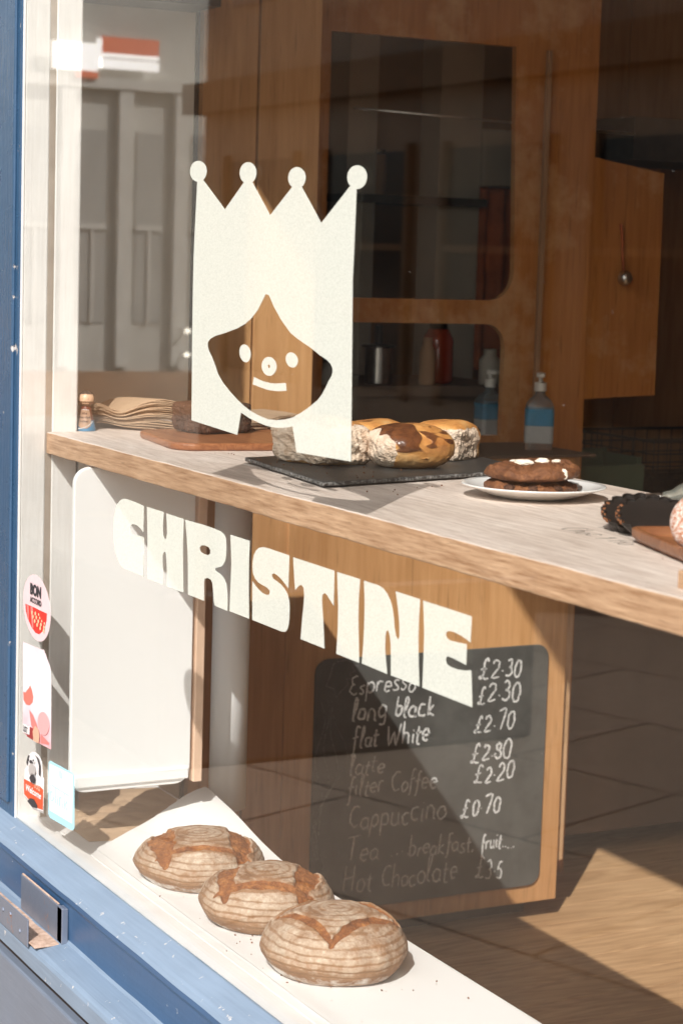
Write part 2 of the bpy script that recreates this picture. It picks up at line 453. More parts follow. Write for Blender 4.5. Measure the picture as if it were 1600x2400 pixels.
M.bump(M.math('ADD', M.math('MULTIPLY', f, .45), M.math('ADD', M.math('MULTIPLY', n, .6), M.math('MULTIPLY', M.noise(320, 3), .35))), .95, .0035)
MAT['loaf'] = M.m

# bun: white crumb where torn, baked top, chocolate
M = Mat('bun_crumb_and_crust')
cr = M.attr('crust'); ch = M.attr('choc'); n = M.noise(60, 5, .7); vo = M.new("TexVoronoi"); vo.inputs["Scale"].default_value = 240
M.l.new(M.map((1, 1, 1.5)), vo.inputs["Vector"])
crumb = M.ramp(n, [(.25, (.47, .30, .19)), (.5, (.70, .545, .415)), (.75, (.80, .68, .56))])
crumb = M.mix(M.fr(vo.outputs["Distance"], .25, .05, 0, .28), crumb, (.56, .40, .29))
top = M.ramp(M.noise(22, 5, .6), [(.25, (.30, .095, .022)), (.5, (.62, .29, .085)), (.78, (.78, .52, .25))])
c = M.mix(M.fr(cr, .4, .62), crumb, top)
choc = M.ramp(M.noise(80, 4), [(.3, (.065, .020, .008)), (.7, (.19, .066, .022))])
cm = M.fr(M.math('ADD', ch, M.math('MULTIPLY', M.math('SUBTRACT', n, .5), .5)), .34, .66)
c = M.mix(cm, c, choc); M.base(c)
M.rough(M.fr(M.math('MAXIMUM', cm, M.math('MULTIPLY', cr, .8)), 0, 1, .85, .28))
M.bump(M.math('ADD', M.math('MULTIPLY', n, .6), M.math('MULTIPLY', vo.outputs["Distance"], M.fr(cr, .4, .6, .8, .1))), .22, .002)
MAT['bun'] = M.m

def cake(name, a, b, c2, bs=.8):
    M = Mat(name); n = M.noise(30, 6, .75); f = M.noise(120, 4, .75)
    c = M.ramp(M.math('ADD', M.math('MULTIPLY', n, .6), M.math('MULTIPLY', f, .4)), [(.3, a), (.55, b), (.78, c2)])
    M.base(c); M.rough(.6); M.bump(M.math('ADD', n, M.math('MULTIPLY', f, .8)), bs, .004); return M.m
MAT['brownie'] = cake('brownie_crumb', (.022, .008, .004), (.085, .032, .014), (.20, .085, .038), 1.0)
MAT['cookie'] = cake('chocolate_cookie', (.075, .022, .007), (.20, .072, .024), (.42, .175, .062), .9)
MAT['choc_glaze'] = plain('dark_chocolate_glaze', (.014, .011, .010), .42, .3, 30, .1, 40)
MAT['tart_crust'] = cake('tart_crust', (.06, .02, .008), (.22, .075, .022), (.40, .17, .06), .5)
MAT['marshmallow'] = plain('toasted_marshmallow', (.80, .70, .58), .6, .12, 60, .3, 80)
M = Mat('sugared_dough'); n = M.noise(260, 4, .8); n2 = M.noise(14, 4)
c = M.ramp(n2, [(.3, (.42, .13, .055)), (.7, (.58, .25, .13))]); c = M.mix(M.fr(n, .46, .58), c, (.82, .75, .70)); M.base(c); M.rough(.6)
M.bump(n, .8, .003); MAT['sugar'] = M.m
M = Mat('clear_glassware'); M.base((.93, .95, .92)); M.rough(.03); M.b.inputs["Transmission Weight"].default_value = 1.0; M.b.inputs["IOR"].default_value = 1.45; MAT['glassware'] = M.m
M = Mat('smoky_pepper_glass'); M.base((.50, .50, .43)); M.rough(.08); M.b.inputs["Transmission Weight"].default_value = .8; M.b.inputs["IOR"].default_value = 1.4; MAT['smoky'] = M.m
M = Mat('clear_plastic'); M.base((.72, .80, .82)); M.rough(.05); M.b.inputs["Transmission Weight"].default_value = .85; M.b.inputs["IOR"].default_value = 1.35; MAT['plastic'] = M.m
MAT['pump_white'] = plain('white_plastic', (.62, .58, .52), .35, .03)
MAT['label_blue'] = plain('blue_label', (.10, .42, .66), .45, .08, 50)
MAT['label_white'] = plain('white_label', (.72, .71, .69), .45, .04, 50)
M = Mat('rusty_galvanised_steel'); n = M.noise(16, 6, .7); r_ = M.noise(60, 5, .7)
c = M.mix(M.fr(M.math('ADD', n, M.math('MULTIPLY', r_, .25)), .72, .82), (.20, .235, .30), M.ramp(r_, [(.3, (.20, .075, .028)), (.7, (.52, .27, .13))]))
M.base(c); M.b.inputs["Metallic"].default_value = .45; M.rough(M.fr(n, .3, .7, .28, .5)); M.bump(r_, .4, .001); MAT['galv'] = M.m
M = Mat('rust'); M.base(M.ramp(M.noise(70, 5, .7), [(.3, (.30, .19, .13)), (.7, (.60, .45, .35))])); M.rough(.85); MAT['rust'] = M.m
for k_, c_ in dict(peg_skin=(.72, .46, .30), peg_hair=(.055, .045, .04), peg_beard=(.14, .065, .03), peg_shirt=(.16, .035, .02), peg_blue=(.045, .20, .36),
                   peg_apron=(.68, .45, .31), peg_white=(.85, .84, .82), peg_ink=(.07, .035, .025)).items():
    MAT[k_] = plain('painted_'+k_[4:], c_, .35, .06, 90)
MAT['black_tin'] = plain('black_tin', (.02, .018, .017), .35, .2, 20)
MAT['green_crate'] = plain('green_plastic', (.10, .14, .095), .5, .2, 10)
# ------------------------------------------------------------------ ground, floor, room
bm = bmesh.new(); bmesh.ops.create_grid(bm, x_segments=2, y_segments=2, size=120)
tag(build('pavement', bm, MAT['paving']), kind='structure')
bm = bmesh.new()
x = -3.2; random.seed(3)
yb = .36
while x < 5.2:
    box(bm, x, x+.118, .36, 6.0, .002, .012, .001); x += .12
tag(build('floor', bm, MAT['floor']), kind='structure')

tag(boxes('ceiling', [(-3.2, 5.3, .12, 6.2, 3.06, 3.2)], MAT['ceiling']), kind='structure')
wl_ = boxes('room_wall', [(-3.2, 5.3, 6.05, 6.2, .0, 3.06), (5.15, 5.3, .12, 6.05, 0, 3.06)], MAT['room_dark'])
tag(wl_, 'dark brown back wall of the shop far behind the shelf', 'wall')
kw = boxes('kitchen_wall', [(-3.2, -3.05, .12, 6.05, 0, 3.06)], MAT['room_dark'])
tag(kw, 'dark kitchen wall seen through the cut-out openings', 'wall')
sw = boxes('side_wall', [(-.84, -.745, .11, .652, 0, 3.06)], MAT['plaster'])
tag(sw, 'grey painted side wall at the left end of the display window', 'wall')
tag(boxes('ceiling_soffit', [(-.744, -.60, .112, .648, 2.232, 3.05)], MAT['black_metal']), 'black boxed beam above the grey side wall', 'beam')

# ------------------------------------------------------------------ the shop front
front = empty('shop_facade')
tag(front, 'blue painted shop front with white window frame and one large pane', 'shop front')
pil = bmesh.new()
box(pil, -.36, -.004, -.005, .10, .60, 3.0, .003)
box(pil, -.30, -.026, -.011, -.004, .66, 3.0, .003)
build('pilaster', pil, MAT['blue'], front)
jm = bmesh.new()
box(jm, -.0035, .0015, -.0035, .0005, .637, 3.0, .0008)
box(jm, -.004, .0, .001, .0475, .628, 3.0, .0025)
box(jm, -.004, -.0035+.0035-.006+.0035, .047, .059, .628, 3.0)
box(jm, -.004, .0005, .0588, .1085, .628, 3.0, .003)
build('window_jamb', jm, MAT['white'], front)
gr = bmesh.new(); box(gr, -.002, -.0008, .0470, .0592, .63, 3.0); build('jamb_groove', gr, plain('groove_shade', (.40, .33, .27), .8, .12), front)  # the groove's shade is put into the strip's colour
bm = bmesh.new()
prism_x(bm, [(.0, .600), (.0, .638), (-.004, .6375), (-.040, .6225), (-.047, .6185), (-.0515, .612), (-.0525, .604), (-.0495, .597), (-.0485, .536), (-.052, .531), (-.096, .5245), (-.103, .520), (-.1055, .514), (-.1055, .487), (-.1035, .4845), (.0, .4845)], -.36, 3.6)
# break the long sill up a little so that its lines are not ruler straight
bmesh.ops.subdivide_edges(bm, edges=[e for e in bm.edges if abs(e.verts[0].co.x-e.verts[1].co.x) > 1], cuts=90)
for v in bm.verts:
    if v.co.y < -.03:
        v.co.z += .0011*noise.noise(Vector((v.co.x*9, v.co.y*30, 1.0))); v.co.y += .0011*noise.noise(Vector((v.co.x*8, 3.0, v.co.z*30)))
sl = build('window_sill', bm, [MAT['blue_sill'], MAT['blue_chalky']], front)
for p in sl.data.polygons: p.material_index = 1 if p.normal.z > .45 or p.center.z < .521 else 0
boxes('stall_riser', [(-.36, 3.6, -.1045, .02, 0, .463)], MAT['blue_panel'], front, bev=.004)
boxes('riser_gap', [(-.36, 3.6, -.088, .015, .463, .4845)], MAT['gap_dark'], front)
boxes('fascia', [(-3.2, 5.3, -.06, .11, 3.0, 3.35)], MAT['blue'], front)
boxes('end_pilaster', [(3.46, 3.8, -.011, .10, .62, 3.0)], MAT['blue'], front)
boxes('masonry', [(-3.2, -.361, -.01, .11, 0, 3.0), (3.801, 5.3, -.01, .11, 0, 3.0), (-3.2, 5.3, -.02, .11, 3.351, 6.5)], MAT['stone'], front)
bm = bmesh.new(); prism_x(bm, [(.0008, .60), (.0008, .6388), (.040, .6372), (.043, .634), (.043, .60)], -.0, 3.45)
build('bottom_rail', bm, MAT['white_ledge'], front)
boxes('window_pane', [(.0005, 3.455, -.0040, -.0005, .6395, 3.018)], MAT['glass'], front)

lg = bmesh.new(); box(lg, -.35, 3.45, .0455, .345, .600, .6330, .003)
box(lg, -.35, 3.45, .021, .33, .02, .5995)
tag(build('window_ledge', lg, MAT['white_ledge']), 'white painted display ledge behind the foot of the window', 'ledge')

# white board hanging under the shelf, left end
bm = bmesh.new(); b2 = bmesh.new()
pts = round_rect(.139, 1.027, .232, .585, .030)
prism_z(b2, pts, 0, .012, .0025)
merge(bm, b2, Matrix(((0, 0, 1, .209), (1, 0, 0, 0), (0, 1, 0, 0), (0, 0, 0, 1))))
box(bm, .2212, .2265, .028, .250, .7445, .7655, .002)
tag(build('hanging_board', bm, MAT['white_board']), 'smooth white board hanging below the left end of the shelf', 'board')
# support cleat on the jamb
bm = bmesh.new(); b2 = bmesh.new()
prism_z(b2, round_rect(.150, 1.222, .075, .200, .014), 0, .016, .002)
merge(bm, b2, Matrix(((0, 0, 1, -.02), (1, 0, 0, 0), (0, 1, 0, 0), (0, 0, 0, 1))))
tag(build('shelf_bracket', bm, MAT['white']), 'white painted support block under the shelf beside the jamb', 'bracket')
# slim post and round white pipe
pw = boxes('timber_batten', [(.203, .2225, .2605, .2785, .735, 1.322)], MAT['post_wood'], bev=.002)
tag(pw, 'thin pinkish timber batten along the back edge of the white board', 'batten')
bm = lathe([(0, .0), (.036, .0), (.036, .686), (0, .686)], 40)
pp = build('column_pipe', bm, MAT['white_board'], smooth=False, loc=(.07, .400, .636))
for p in pp.data.polygons: p.use_smooth = abs(p.normal.z) < .5
tag(pp, 'round white pipe standing on the back edge of the ledge', 'pipe')

# ------------------------------------------------------------------ the oak shelf
sh = empty('window_shelf', (0, 0, 1.3225)); tag(sh, 'thick oak shelf across the window carrying the cakes', 'shelf')
bm = bmesh.new()
b2 = bmesh.new()
out = [(.0015, .049), (1.05, .049), (1.70, .0495), (3.44, .049), (3.44, .605), (-.345, .610), (-.345, .110), (.0015, .110)]
prism_z(b2, out, 0, .040, .0028)
# worn arris: long edges nibbled a little
bmesh.ops.subdivide_edges(b2, edges=[e for e in b2.edges if e.calc_length() > .4 and abs(e.verts[0].co.z-e.verts[1].co.z) < 1e-5], cuts=120)
for v in b2.verts:
    if v.co.y < .06 and v.co.x > .02:
        a = noise.noise(Vector((v.co.x*14, v.co.z*40, .3)))*.0010 + noise.noise(Vector((v.co.x*60, v.co.z*60, 2.3)))*.0005
        v.co.y += a; v.co.z += a*.7
merge(bm, b2)
top = build('shelf_board', bm, [MAT['oak_top'], MAT['oak_edge']], sh)
for p in top.data.polygons:
    if p.normal.z < .6: p.material_index = 1

# ------------------------------------------------------------------ plywood joinery at the left, with the menu
pa = boxes('plywood_panel', [(-.742, -.72, .662, .797, .013, 2.58)], MAT['ply'], bev=.0015)
tag(pa, 'tall narrow plywood panel beside the grey side wall', 'panel')
pb = boxes('plywood_panel', [(-.742, -.72, .803, .957, .013, 2.58)], MAT['ply'], bev=.0015)
tag(pb, 'tall plywood panel to the right of the dark vertical joint', 'panel')
tag(boxes('panel_backing', [(-.80, -.7425, .655, .96, .013, 2.6)], MAT['gap_dark']), 'dark backing seen in the slit between two plywood panels', 'batten')

cab = empty('counter_cabinet', (-.72, 1.3, .012)); tag(cab, 'plywood counter cabinet with the chalk menu on its side', 'cabinet')
def under(o, root):
    o.parent = root; o.matrix_parent_inverse = root.matrix_basis.inverted() if False else Matrix.Translation(-root.location); return o
def cbox(name, l, m, root, bev=0.0): return under(boxes(name, l, m, None, bev), root)
cbox('side_panel', [(-.738, -.716, .905, 1.703, .066, 1.2155)], MAT['ply'], cab, .0015)
cbox('back_panel', [(-.765, -.7385, .92, 1.735, .16, 1.2150)], MAT['ply_edge'], cab, .0015)
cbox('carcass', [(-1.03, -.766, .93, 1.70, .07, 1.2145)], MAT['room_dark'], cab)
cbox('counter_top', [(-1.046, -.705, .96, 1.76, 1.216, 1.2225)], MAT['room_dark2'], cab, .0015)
cbox('plinth', [(-1.0, -.80, .95, 1.66, .0125, .0695)], MAT['gap_dark'], cab)

# partition behind the counter, cut out of one sheet with two round cornered openings
def part_outline():
    return [(.96, .0125), (1.95, .0125), (1.95, 2.60), (.96, 2.60)]
def corner(cx, cy, r, a0, n=8): return [(cx+r*math.cos(R(a0+90*i/n)), cy+r*math.sin(R(a0+90*i/n))) for i in range(n+1)]
openA = [(1.15, 2.255)] + [(1.15, 1.597)] + corner(1.71-.075, 1.597+.075, .075, 270) + [(1.69, 2.255)]
openB = [(1.15, 1.24), (1.69, 1.24)] + corner(1.69-.06, 1.535-.06, .06, 0) + [(1.15, 1.535)]
cu_to = Matrix(((0, 0, 1, -1.06), (1, 0, 0, 0), (0, 1, 0, 0), (0, 0, 0, 1)))
pt = flat_shape('plywood_partition', [part_outline(), openA, openB], MAT['ply_blotched'], None, cu_to, .02)
tag(pt, 'plywood partition with reflections painted in and two round-cornered openings behind the counter', 'partition')
bm = bmesh.new(); b2 = bmesh.new(); prism_z(b2, [(1.952, 1.335), (2.19, 1.345), (2.186, 1.952), (1.952, 1.985)], 0, .018, .002)
merge(bm, b2, Matrix(((0, 0, 1, -1.075), (1, 0, 0, 0), (0, 1, 0, 0), (0, 0, 0, 1))))
tag(build('utensil_board', bm, MAT['ply_blotched']), 'square plywood board with a ladle hung on it, right of the partition', 'board')
lad = empty('ladle', (-1.045, 2.045, 1.81)); tag(lad, 'small steel ladle hanging on the square plywood board', 'ladle')
bm = bmesh.new(); tube(bm, [(0, -.004, 0), (.004, 0, -.04), (.004, .004, -.09), (.006, .008, -.125)], .004, 8); build('handle', bm, MAT['rust_cloth'], lad, True)
bm = bmesh.new(); bmesh.ops.create_uvsphere(bm, u_segments=20, v_segments=12, radius=.020); build('bowl', bm, MAT['steel'], lad, True, (.012, .009, -.145))

# the kitchen beyond
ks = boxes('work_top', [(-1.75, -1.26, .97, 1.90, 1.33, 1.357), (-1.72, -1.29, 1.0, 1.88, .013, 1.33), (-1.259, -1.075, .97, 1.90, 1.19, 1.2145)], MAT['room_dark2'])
tag(ks, 'dark kitchen worktop behind the lower opening of the partition', 'worktop')
tag(boxes('kitchen_column', [(-2.12, -2.0, 1.70, 1.80, .013, 3.05)], MAT['col_grey']), 'narrow grey column in the kitchen, the left of two', 'column')
tag(boxes('kitchen_column', [(-2.12, -2.0, 2.02, 2.17, .013, 3.05)], MAT['col_grey']), 'broad grey column in the kitchen beside the red cloth', 'column')
tag(boxes('grey_cupboard', [(-2.3, -2.0, 2.175, 2.6, 1.93, 2.11)], MAT['col_grey'], bev=.01), 'grey wall cupboard above the rust red cloth', 'cupboard')
bm = bmesh.new(); bmesh.ops.create_grid(bm, x_segments=40, y_segments=30, size=.5)
for v in bm.verts:
    y, z = v.co.x, v.co.y
    v.co = Vector((-2.02+.02*math.sin(y*38)+.012*noise.noise(Vector((y*9, z*6, 0))), 2.175+.42*(y+.5), 1.36+.57*(z+.5)))
r_ = bmesh.ops.solidify(bm, geom=list(bm.faces), thickness=.004)
tag(build('hanging_cloth', bm, MAT['rust_cloth'], smooth=True), 'rust red cloth hanging in the kitchen behind the upper opening', 'cloth')
tag(boxes('wall_shelf', [(-2.2, -1.95, 1.70, 2.17, 1.865, 1.89)], MAT['gap_dark']), 'dark wall shelf across the grey kitchen columns', 'shelf')
can = empty('steel_canister', (-1.35, 1.475, 1.357)); tag(can, 'steel canister with black lid on the kitchen worktop', 'canister')
build('body', lathe([(0, 0), (.034, 0), (.036, .004), (.036, .10), (0, .10)], 28), MAT['steel'], can)
build('lid', lathe([(0, .1005), (.046, .1005), (.046, .107), (.010, .110), (.010, .16), (0, .16)], 28), MAT['black_metal'], can)
hk = empty('red_flask', (-1.40, 1.69, 1.357)); tag(hk, 'glossy dark red flask on the kitchen worktop', 'flask')
build('body', lathe([(0, 0), (.04, 0), (.045, .01), (.044, .12), (.03, .15), (0, .15)], 28), plain('red_enamel', (.30, .035, .015), .15, .1), hk, True)
build('lid', lathe([(0, .1505), (.026, .1505), (.024, .175), (0, .178)], 24), MAT['black_metal'], hk, True)
tag(boxes('dark_duct', [(-1.715, -1.3, 2.25, 4.0, 2.0, 2.12)], MAT['gap_dark']), 'long dark duct near the top right of the kitchen', 'duct')
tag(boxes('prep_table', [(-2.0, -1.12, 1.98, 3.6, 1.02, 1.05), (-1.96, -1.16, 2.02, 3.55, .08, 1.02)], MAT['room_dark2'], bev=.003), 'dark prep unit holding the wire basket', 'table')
# wire basket and green crate
bm = bmesh.new()
x0, x1, y0, y1, z0, z1 = -1.62, -1.20, 2.30, 2.95, 1.051, 1.20
for i in range(15):
    y = y0+(y1-y0)*i/14
    tube(bm, [(x1, y, z1), (x1, y, z0+.002), (x0, y, z0+.002), (x0, y, z1)], .0022, 6)
for i in range(9):
    xx = x0+(x1-x0)*i/8
    tube(bm, [(xx, y0, z1), (xx, y0, z0+.004), (xx, y1, z0+.004), (xx, y1, z1)], .0022, 6)
for k in range(5):
    z = z0+.006+(z1-z0-.006)*k/4
    tube(bm, [(x0, y0, z), (x1, y0, z), (x1, y1, z), (x0, y1, z)], .0026 if k < 4 else .005, 6, True)
tag(build('wire_basket', bm, MAT['black_metal']), 'black wire grid basket on the prep table', 'basket')
bm = bmesh.new(); box(bm, -1.36, -1.16, 2.0, 2.24, 1.051, 1.063); box(bm, -1.36, -1.345, 2.0, 2.24, 1.063, 1.17); box(bm, -1.175, -1.16, 2.0, 2.24, 1.063, 1.14); box(bm, -1.345, -1.175, 2.0, 2.015, 1.063, 1.17); box(bm, -1.345, -1.175, 2.225, 2.24, 1.063, 1.16)
tag(build('plastic_crate', bm, MAT['green_crate']), 'low grey-green plastic crate on the dark prep unit', 'crate')

# ------------------------------------------------------------------ what the pane mirrors: the other side of the lane
bl = empty('shop_building', (-8, -6.4, 0)); tag(bl, 'brown painted shop building straight across the street mirrored in the pane', 'building')
under(boxes('wall', [(-12.85, -3.0, -6.6, -6.0, 0, 7)], MAT['stone_dark']), bl)
for i, a in enumerate((-12.3, -10.5, -8.7, -6.9, -5.1)):
    b = a+1.25
    w_ = under(boxes('window', [(a, b, -5.9995, -5.98, .75, 2.45)], MAT['win_dark']), bl)
    fm_ = boxes('frame', [(a-.06, a, -5.9995, -5.94, .7, 2.5), (b, b+.06, -5.9995, -5.94, .7, 2.5), (a, b, -5.9995, -5.95, 1.75, 1.80)], MAT['room_dark']); fm_.parent = w_
    w_ = under(boxes('window', [(a, b, -5.9995, -5.98, 3.7, 5.2)], MAT['win_dark']), bl)
under(boxes('cornice', [(-12.9, -2.95, -5.9995, -5.80, 2.85, 3.1)], MAT['room_dark']), bl)
gb = empty('stone_building', (-16.8, -7, 0)); tag(gb, 'pale sunlit stone gable with tall pilasters mirrored at the left of the pane', 'building')
under(boxes('wall', [(-17.2, -16.5, -14, -4.6, 0, 10)], MAT['stone']), gb)
y = -4.75
while y > -13:
    under(boxes('pilaster', [(-16.4995, -16.40, y-.15, y, .5, 3.3)], MAT['stone_pale']), gb)
    w_ = under(boxes('window', [(-16.4995, -16.485, y-.52, y-.22, .95, 2.9)], MAT['win_grey']), gb)
    f_ = boxes('sash', [(-16.4848, -16.46, y-.52, y-.22, 1.9, 1.95), (-16.4848, -16.46, y-.385, y-.355, .95, 1.9)], MAT['stone_pale']); f_.parent = w_
    y -= .62
under(boxes('plinth', [(-16.4995, -16.40, -14, -4.6, 0, .45)], MAT['room_dark']), gb)
under(boxes('string_course', [(-16.4995, -16.38, -14, -4.6, 3.31, 3.42)], MAT['stone_pale']), gb)
sg = empty('shop_sign', (-16.38, -6.4, 3.6)); tag(sg, 'white and red sign, its sunlight added as glow, mirrored high in the left of the pane', 'sign')
under(boxes('panel', [(-16.379, -16.33, -6.34, -5.86, 3.47, 3.74), (-16.379, -16.33, -7.0, -6.36, 3.505, 3.60), (-16.379, -16.33, -6.38, -6.34, 3.50, 3.80)], MAT['glow_white']), sg)
under(boxes('banner', [(-16.379, -16.34, -7.0, -6.38, 3.66, 3.82), (-16.379, -16.34, -6.35, -6.12, 3.40, 3.465)], MAT['glow_red']), sg)
under(boxes('banner_rail', [(-16.379, -16.335, -7.0, -6.38, 3.62, 3.655)], MAT['glow_white']), sg)
for z, dz in ((.88, 0), (.635, 1)):  # glowing balls stand in for two headlight glints in the pane
    lp = empty('glint_ball', (-16.30, -7.36, z)); tag(lp, 'small glowing ball added for a white glint in the pane, the %s of two' % ('upper', 'lower')[dz], 'glint')
    bm = bmesh.new(); bmesh.ops.create_uvsphere(bm, u_segments=16, v_segments=10, radius=.034)
    for v in bm.verts: v.co.z *= .7
    build('glow_ball', bm, MAT['glint_glow'], lp, True)
    bm = bmesh.new(); tube(bm, [(-.03, 0, 0), (-.2, 0, 0)], .014, 8); build('arm', bm, MAT['black_metal'], lp)

# low black block, added so the pane mirrors something dark here
tag(boxes('dark_block', [(-4.4, -2.52, -2.8, -1.35, .0, .60)], plain('dark_block_paint', (.05, .036, .03), .5, .2, 4), bev=.02), 'long low black block added on the pavement to darken the mirrored lower pane', 'planter')

# kitchen clutter
rail = empty('utensil_rail', (-1.30, 1.7, 2.05)); tag(rail, 'thin pale metal rail running along the top of the openings', 'rail')
bm = bmesh.new(); tube(bm, [(0, -.35, .04), (0, .55, .02)], .0035, 8); build('bar', bm, MAT['steel'], rail, True)
for i, (y, z, r, h, m, nm) in enumerate(((1.74, 1.89, .035, .09, MAT['steel'], 'steel tin'), (1.84, 1.89, .03, .12, MAT['room_dark'], 'brown jar'), (2.06, 1.89, .038, .10, MAT['stone_pale'], 'pale crock'))):
    j = empty('storage_jar', (-2.07, y, z)); tag(j, nm + ' on the dark kitchen wall shelf', 'jar')
    build('body', lathe([(0, .0005), (r*.9, .0005), (r, .006), (r, h), (r*.85, h+.006), (0, h+.006)], 24), m, j, True)
    build('lid', lathe([(0, h+.0065), (r*.9, h+.0065), (r*.9, h+.02), (0, h+.022)], 24), MAT['black_metal'], j)
kn = empty('hanging_knife', (-2.0, 2.34, 1.78)); tag(kn, 'small dark knife hanging in front of the rust red cloth', 'knife')
boxes('handle', [(0, .012, -.009, .009, -.05, .0)], MAT['black_metal'], kn, .003); boxes('blade', [(.004, .006, -.007, .007, -.16, -.05)], MAT['steel'], kn)
tag(boxes('paper_note', [(-1.985, -1.984, 2.33, 2.40, 1.87, 1.94)], MAT['label_white']), 'small paper note pinned above the rust red cloth', 'note')
for i, (y, h, r, m, lb) in enumerate(((1.30, .06, .03, MAT['stone_pale'], 'pale bowl at the left end of the kitchen worktop'), (1.60, .13, .022, MAT['room_dark'], 'slim brown bottle between the steel canister and the red flask'), (1.80, .10, .03, MAT['col_grey'], 'grey tub beyond the red flask on the worktop'))):
    tag(build('kitchen_vessel', lathe([(0, .0005), (r*.9, .0005), (r, .006), (r, h*.7), (r*.6, h*.85), (r*.6, h), (0, h)], 24), m, smooth=True, loc=(-1.30, y, 1.357)), lb, 'vessel')
tag(boxes('cable_conduit', [(-1.038, -1.026, 1.775, 1.787, 1.2235, 2.25)], MAT['room_dark']), 'thin brown conduit running up the plywood partition', 'conduit')

# specks of dust and dried spots on the pane
random.seed(21); bm = bmesh.new()
for i in range(330):
    x, z, r = random.uniform(.03, 3.0), random.uniform(.66, 2.5), random.choice((.0002, .00022, .00025, .0003))
    b2 = bmesh.new(); bmesh.ops.create_circle(b2, cap_ends=True, segments=6, radius=r)
    bmesh.ops.transform(b2, matrix=Matrix.Translation((x, -.0044, z)) @ Matrix.Rotation(R(90), 4, 'X') @ Matrix.Diagonal((1, random.uniform(.8, 2.2), 1, 1)), verts=b2.verts); merge(bm, b2)
ds = build('dust', bm, MAT['peg_white']); tag(ds, 'tiny pale dust specks scattered over the window pane', 'dust', kind='stuff')

# crumbs fallen from the bread
def crumbs(name, spots, label, m, seed):
    rnd = random.Random(seed); bm = bmesh.new()
    for (cx, cy, sx_, sy_, z, n) in spots:
        for i in range(n):
            r = rnd.choice((.0006, .0008, .0011, .0016)); b2 = bmesh.new(); bmesh.ops.create_icosphere(b2, subdivisions=1, radius=r)
            for v in b2.verts: v.co *= rnd.uniform(.6, 1.3)
            merge(bm, b2, Matrix.Translation((cx+rnd.gauss(0, sx_), cy+rnd.gauss(0, sy_), z+r*.5)))
    tag(build(name, bm, m), label, 'crumbs', kind='stuff')

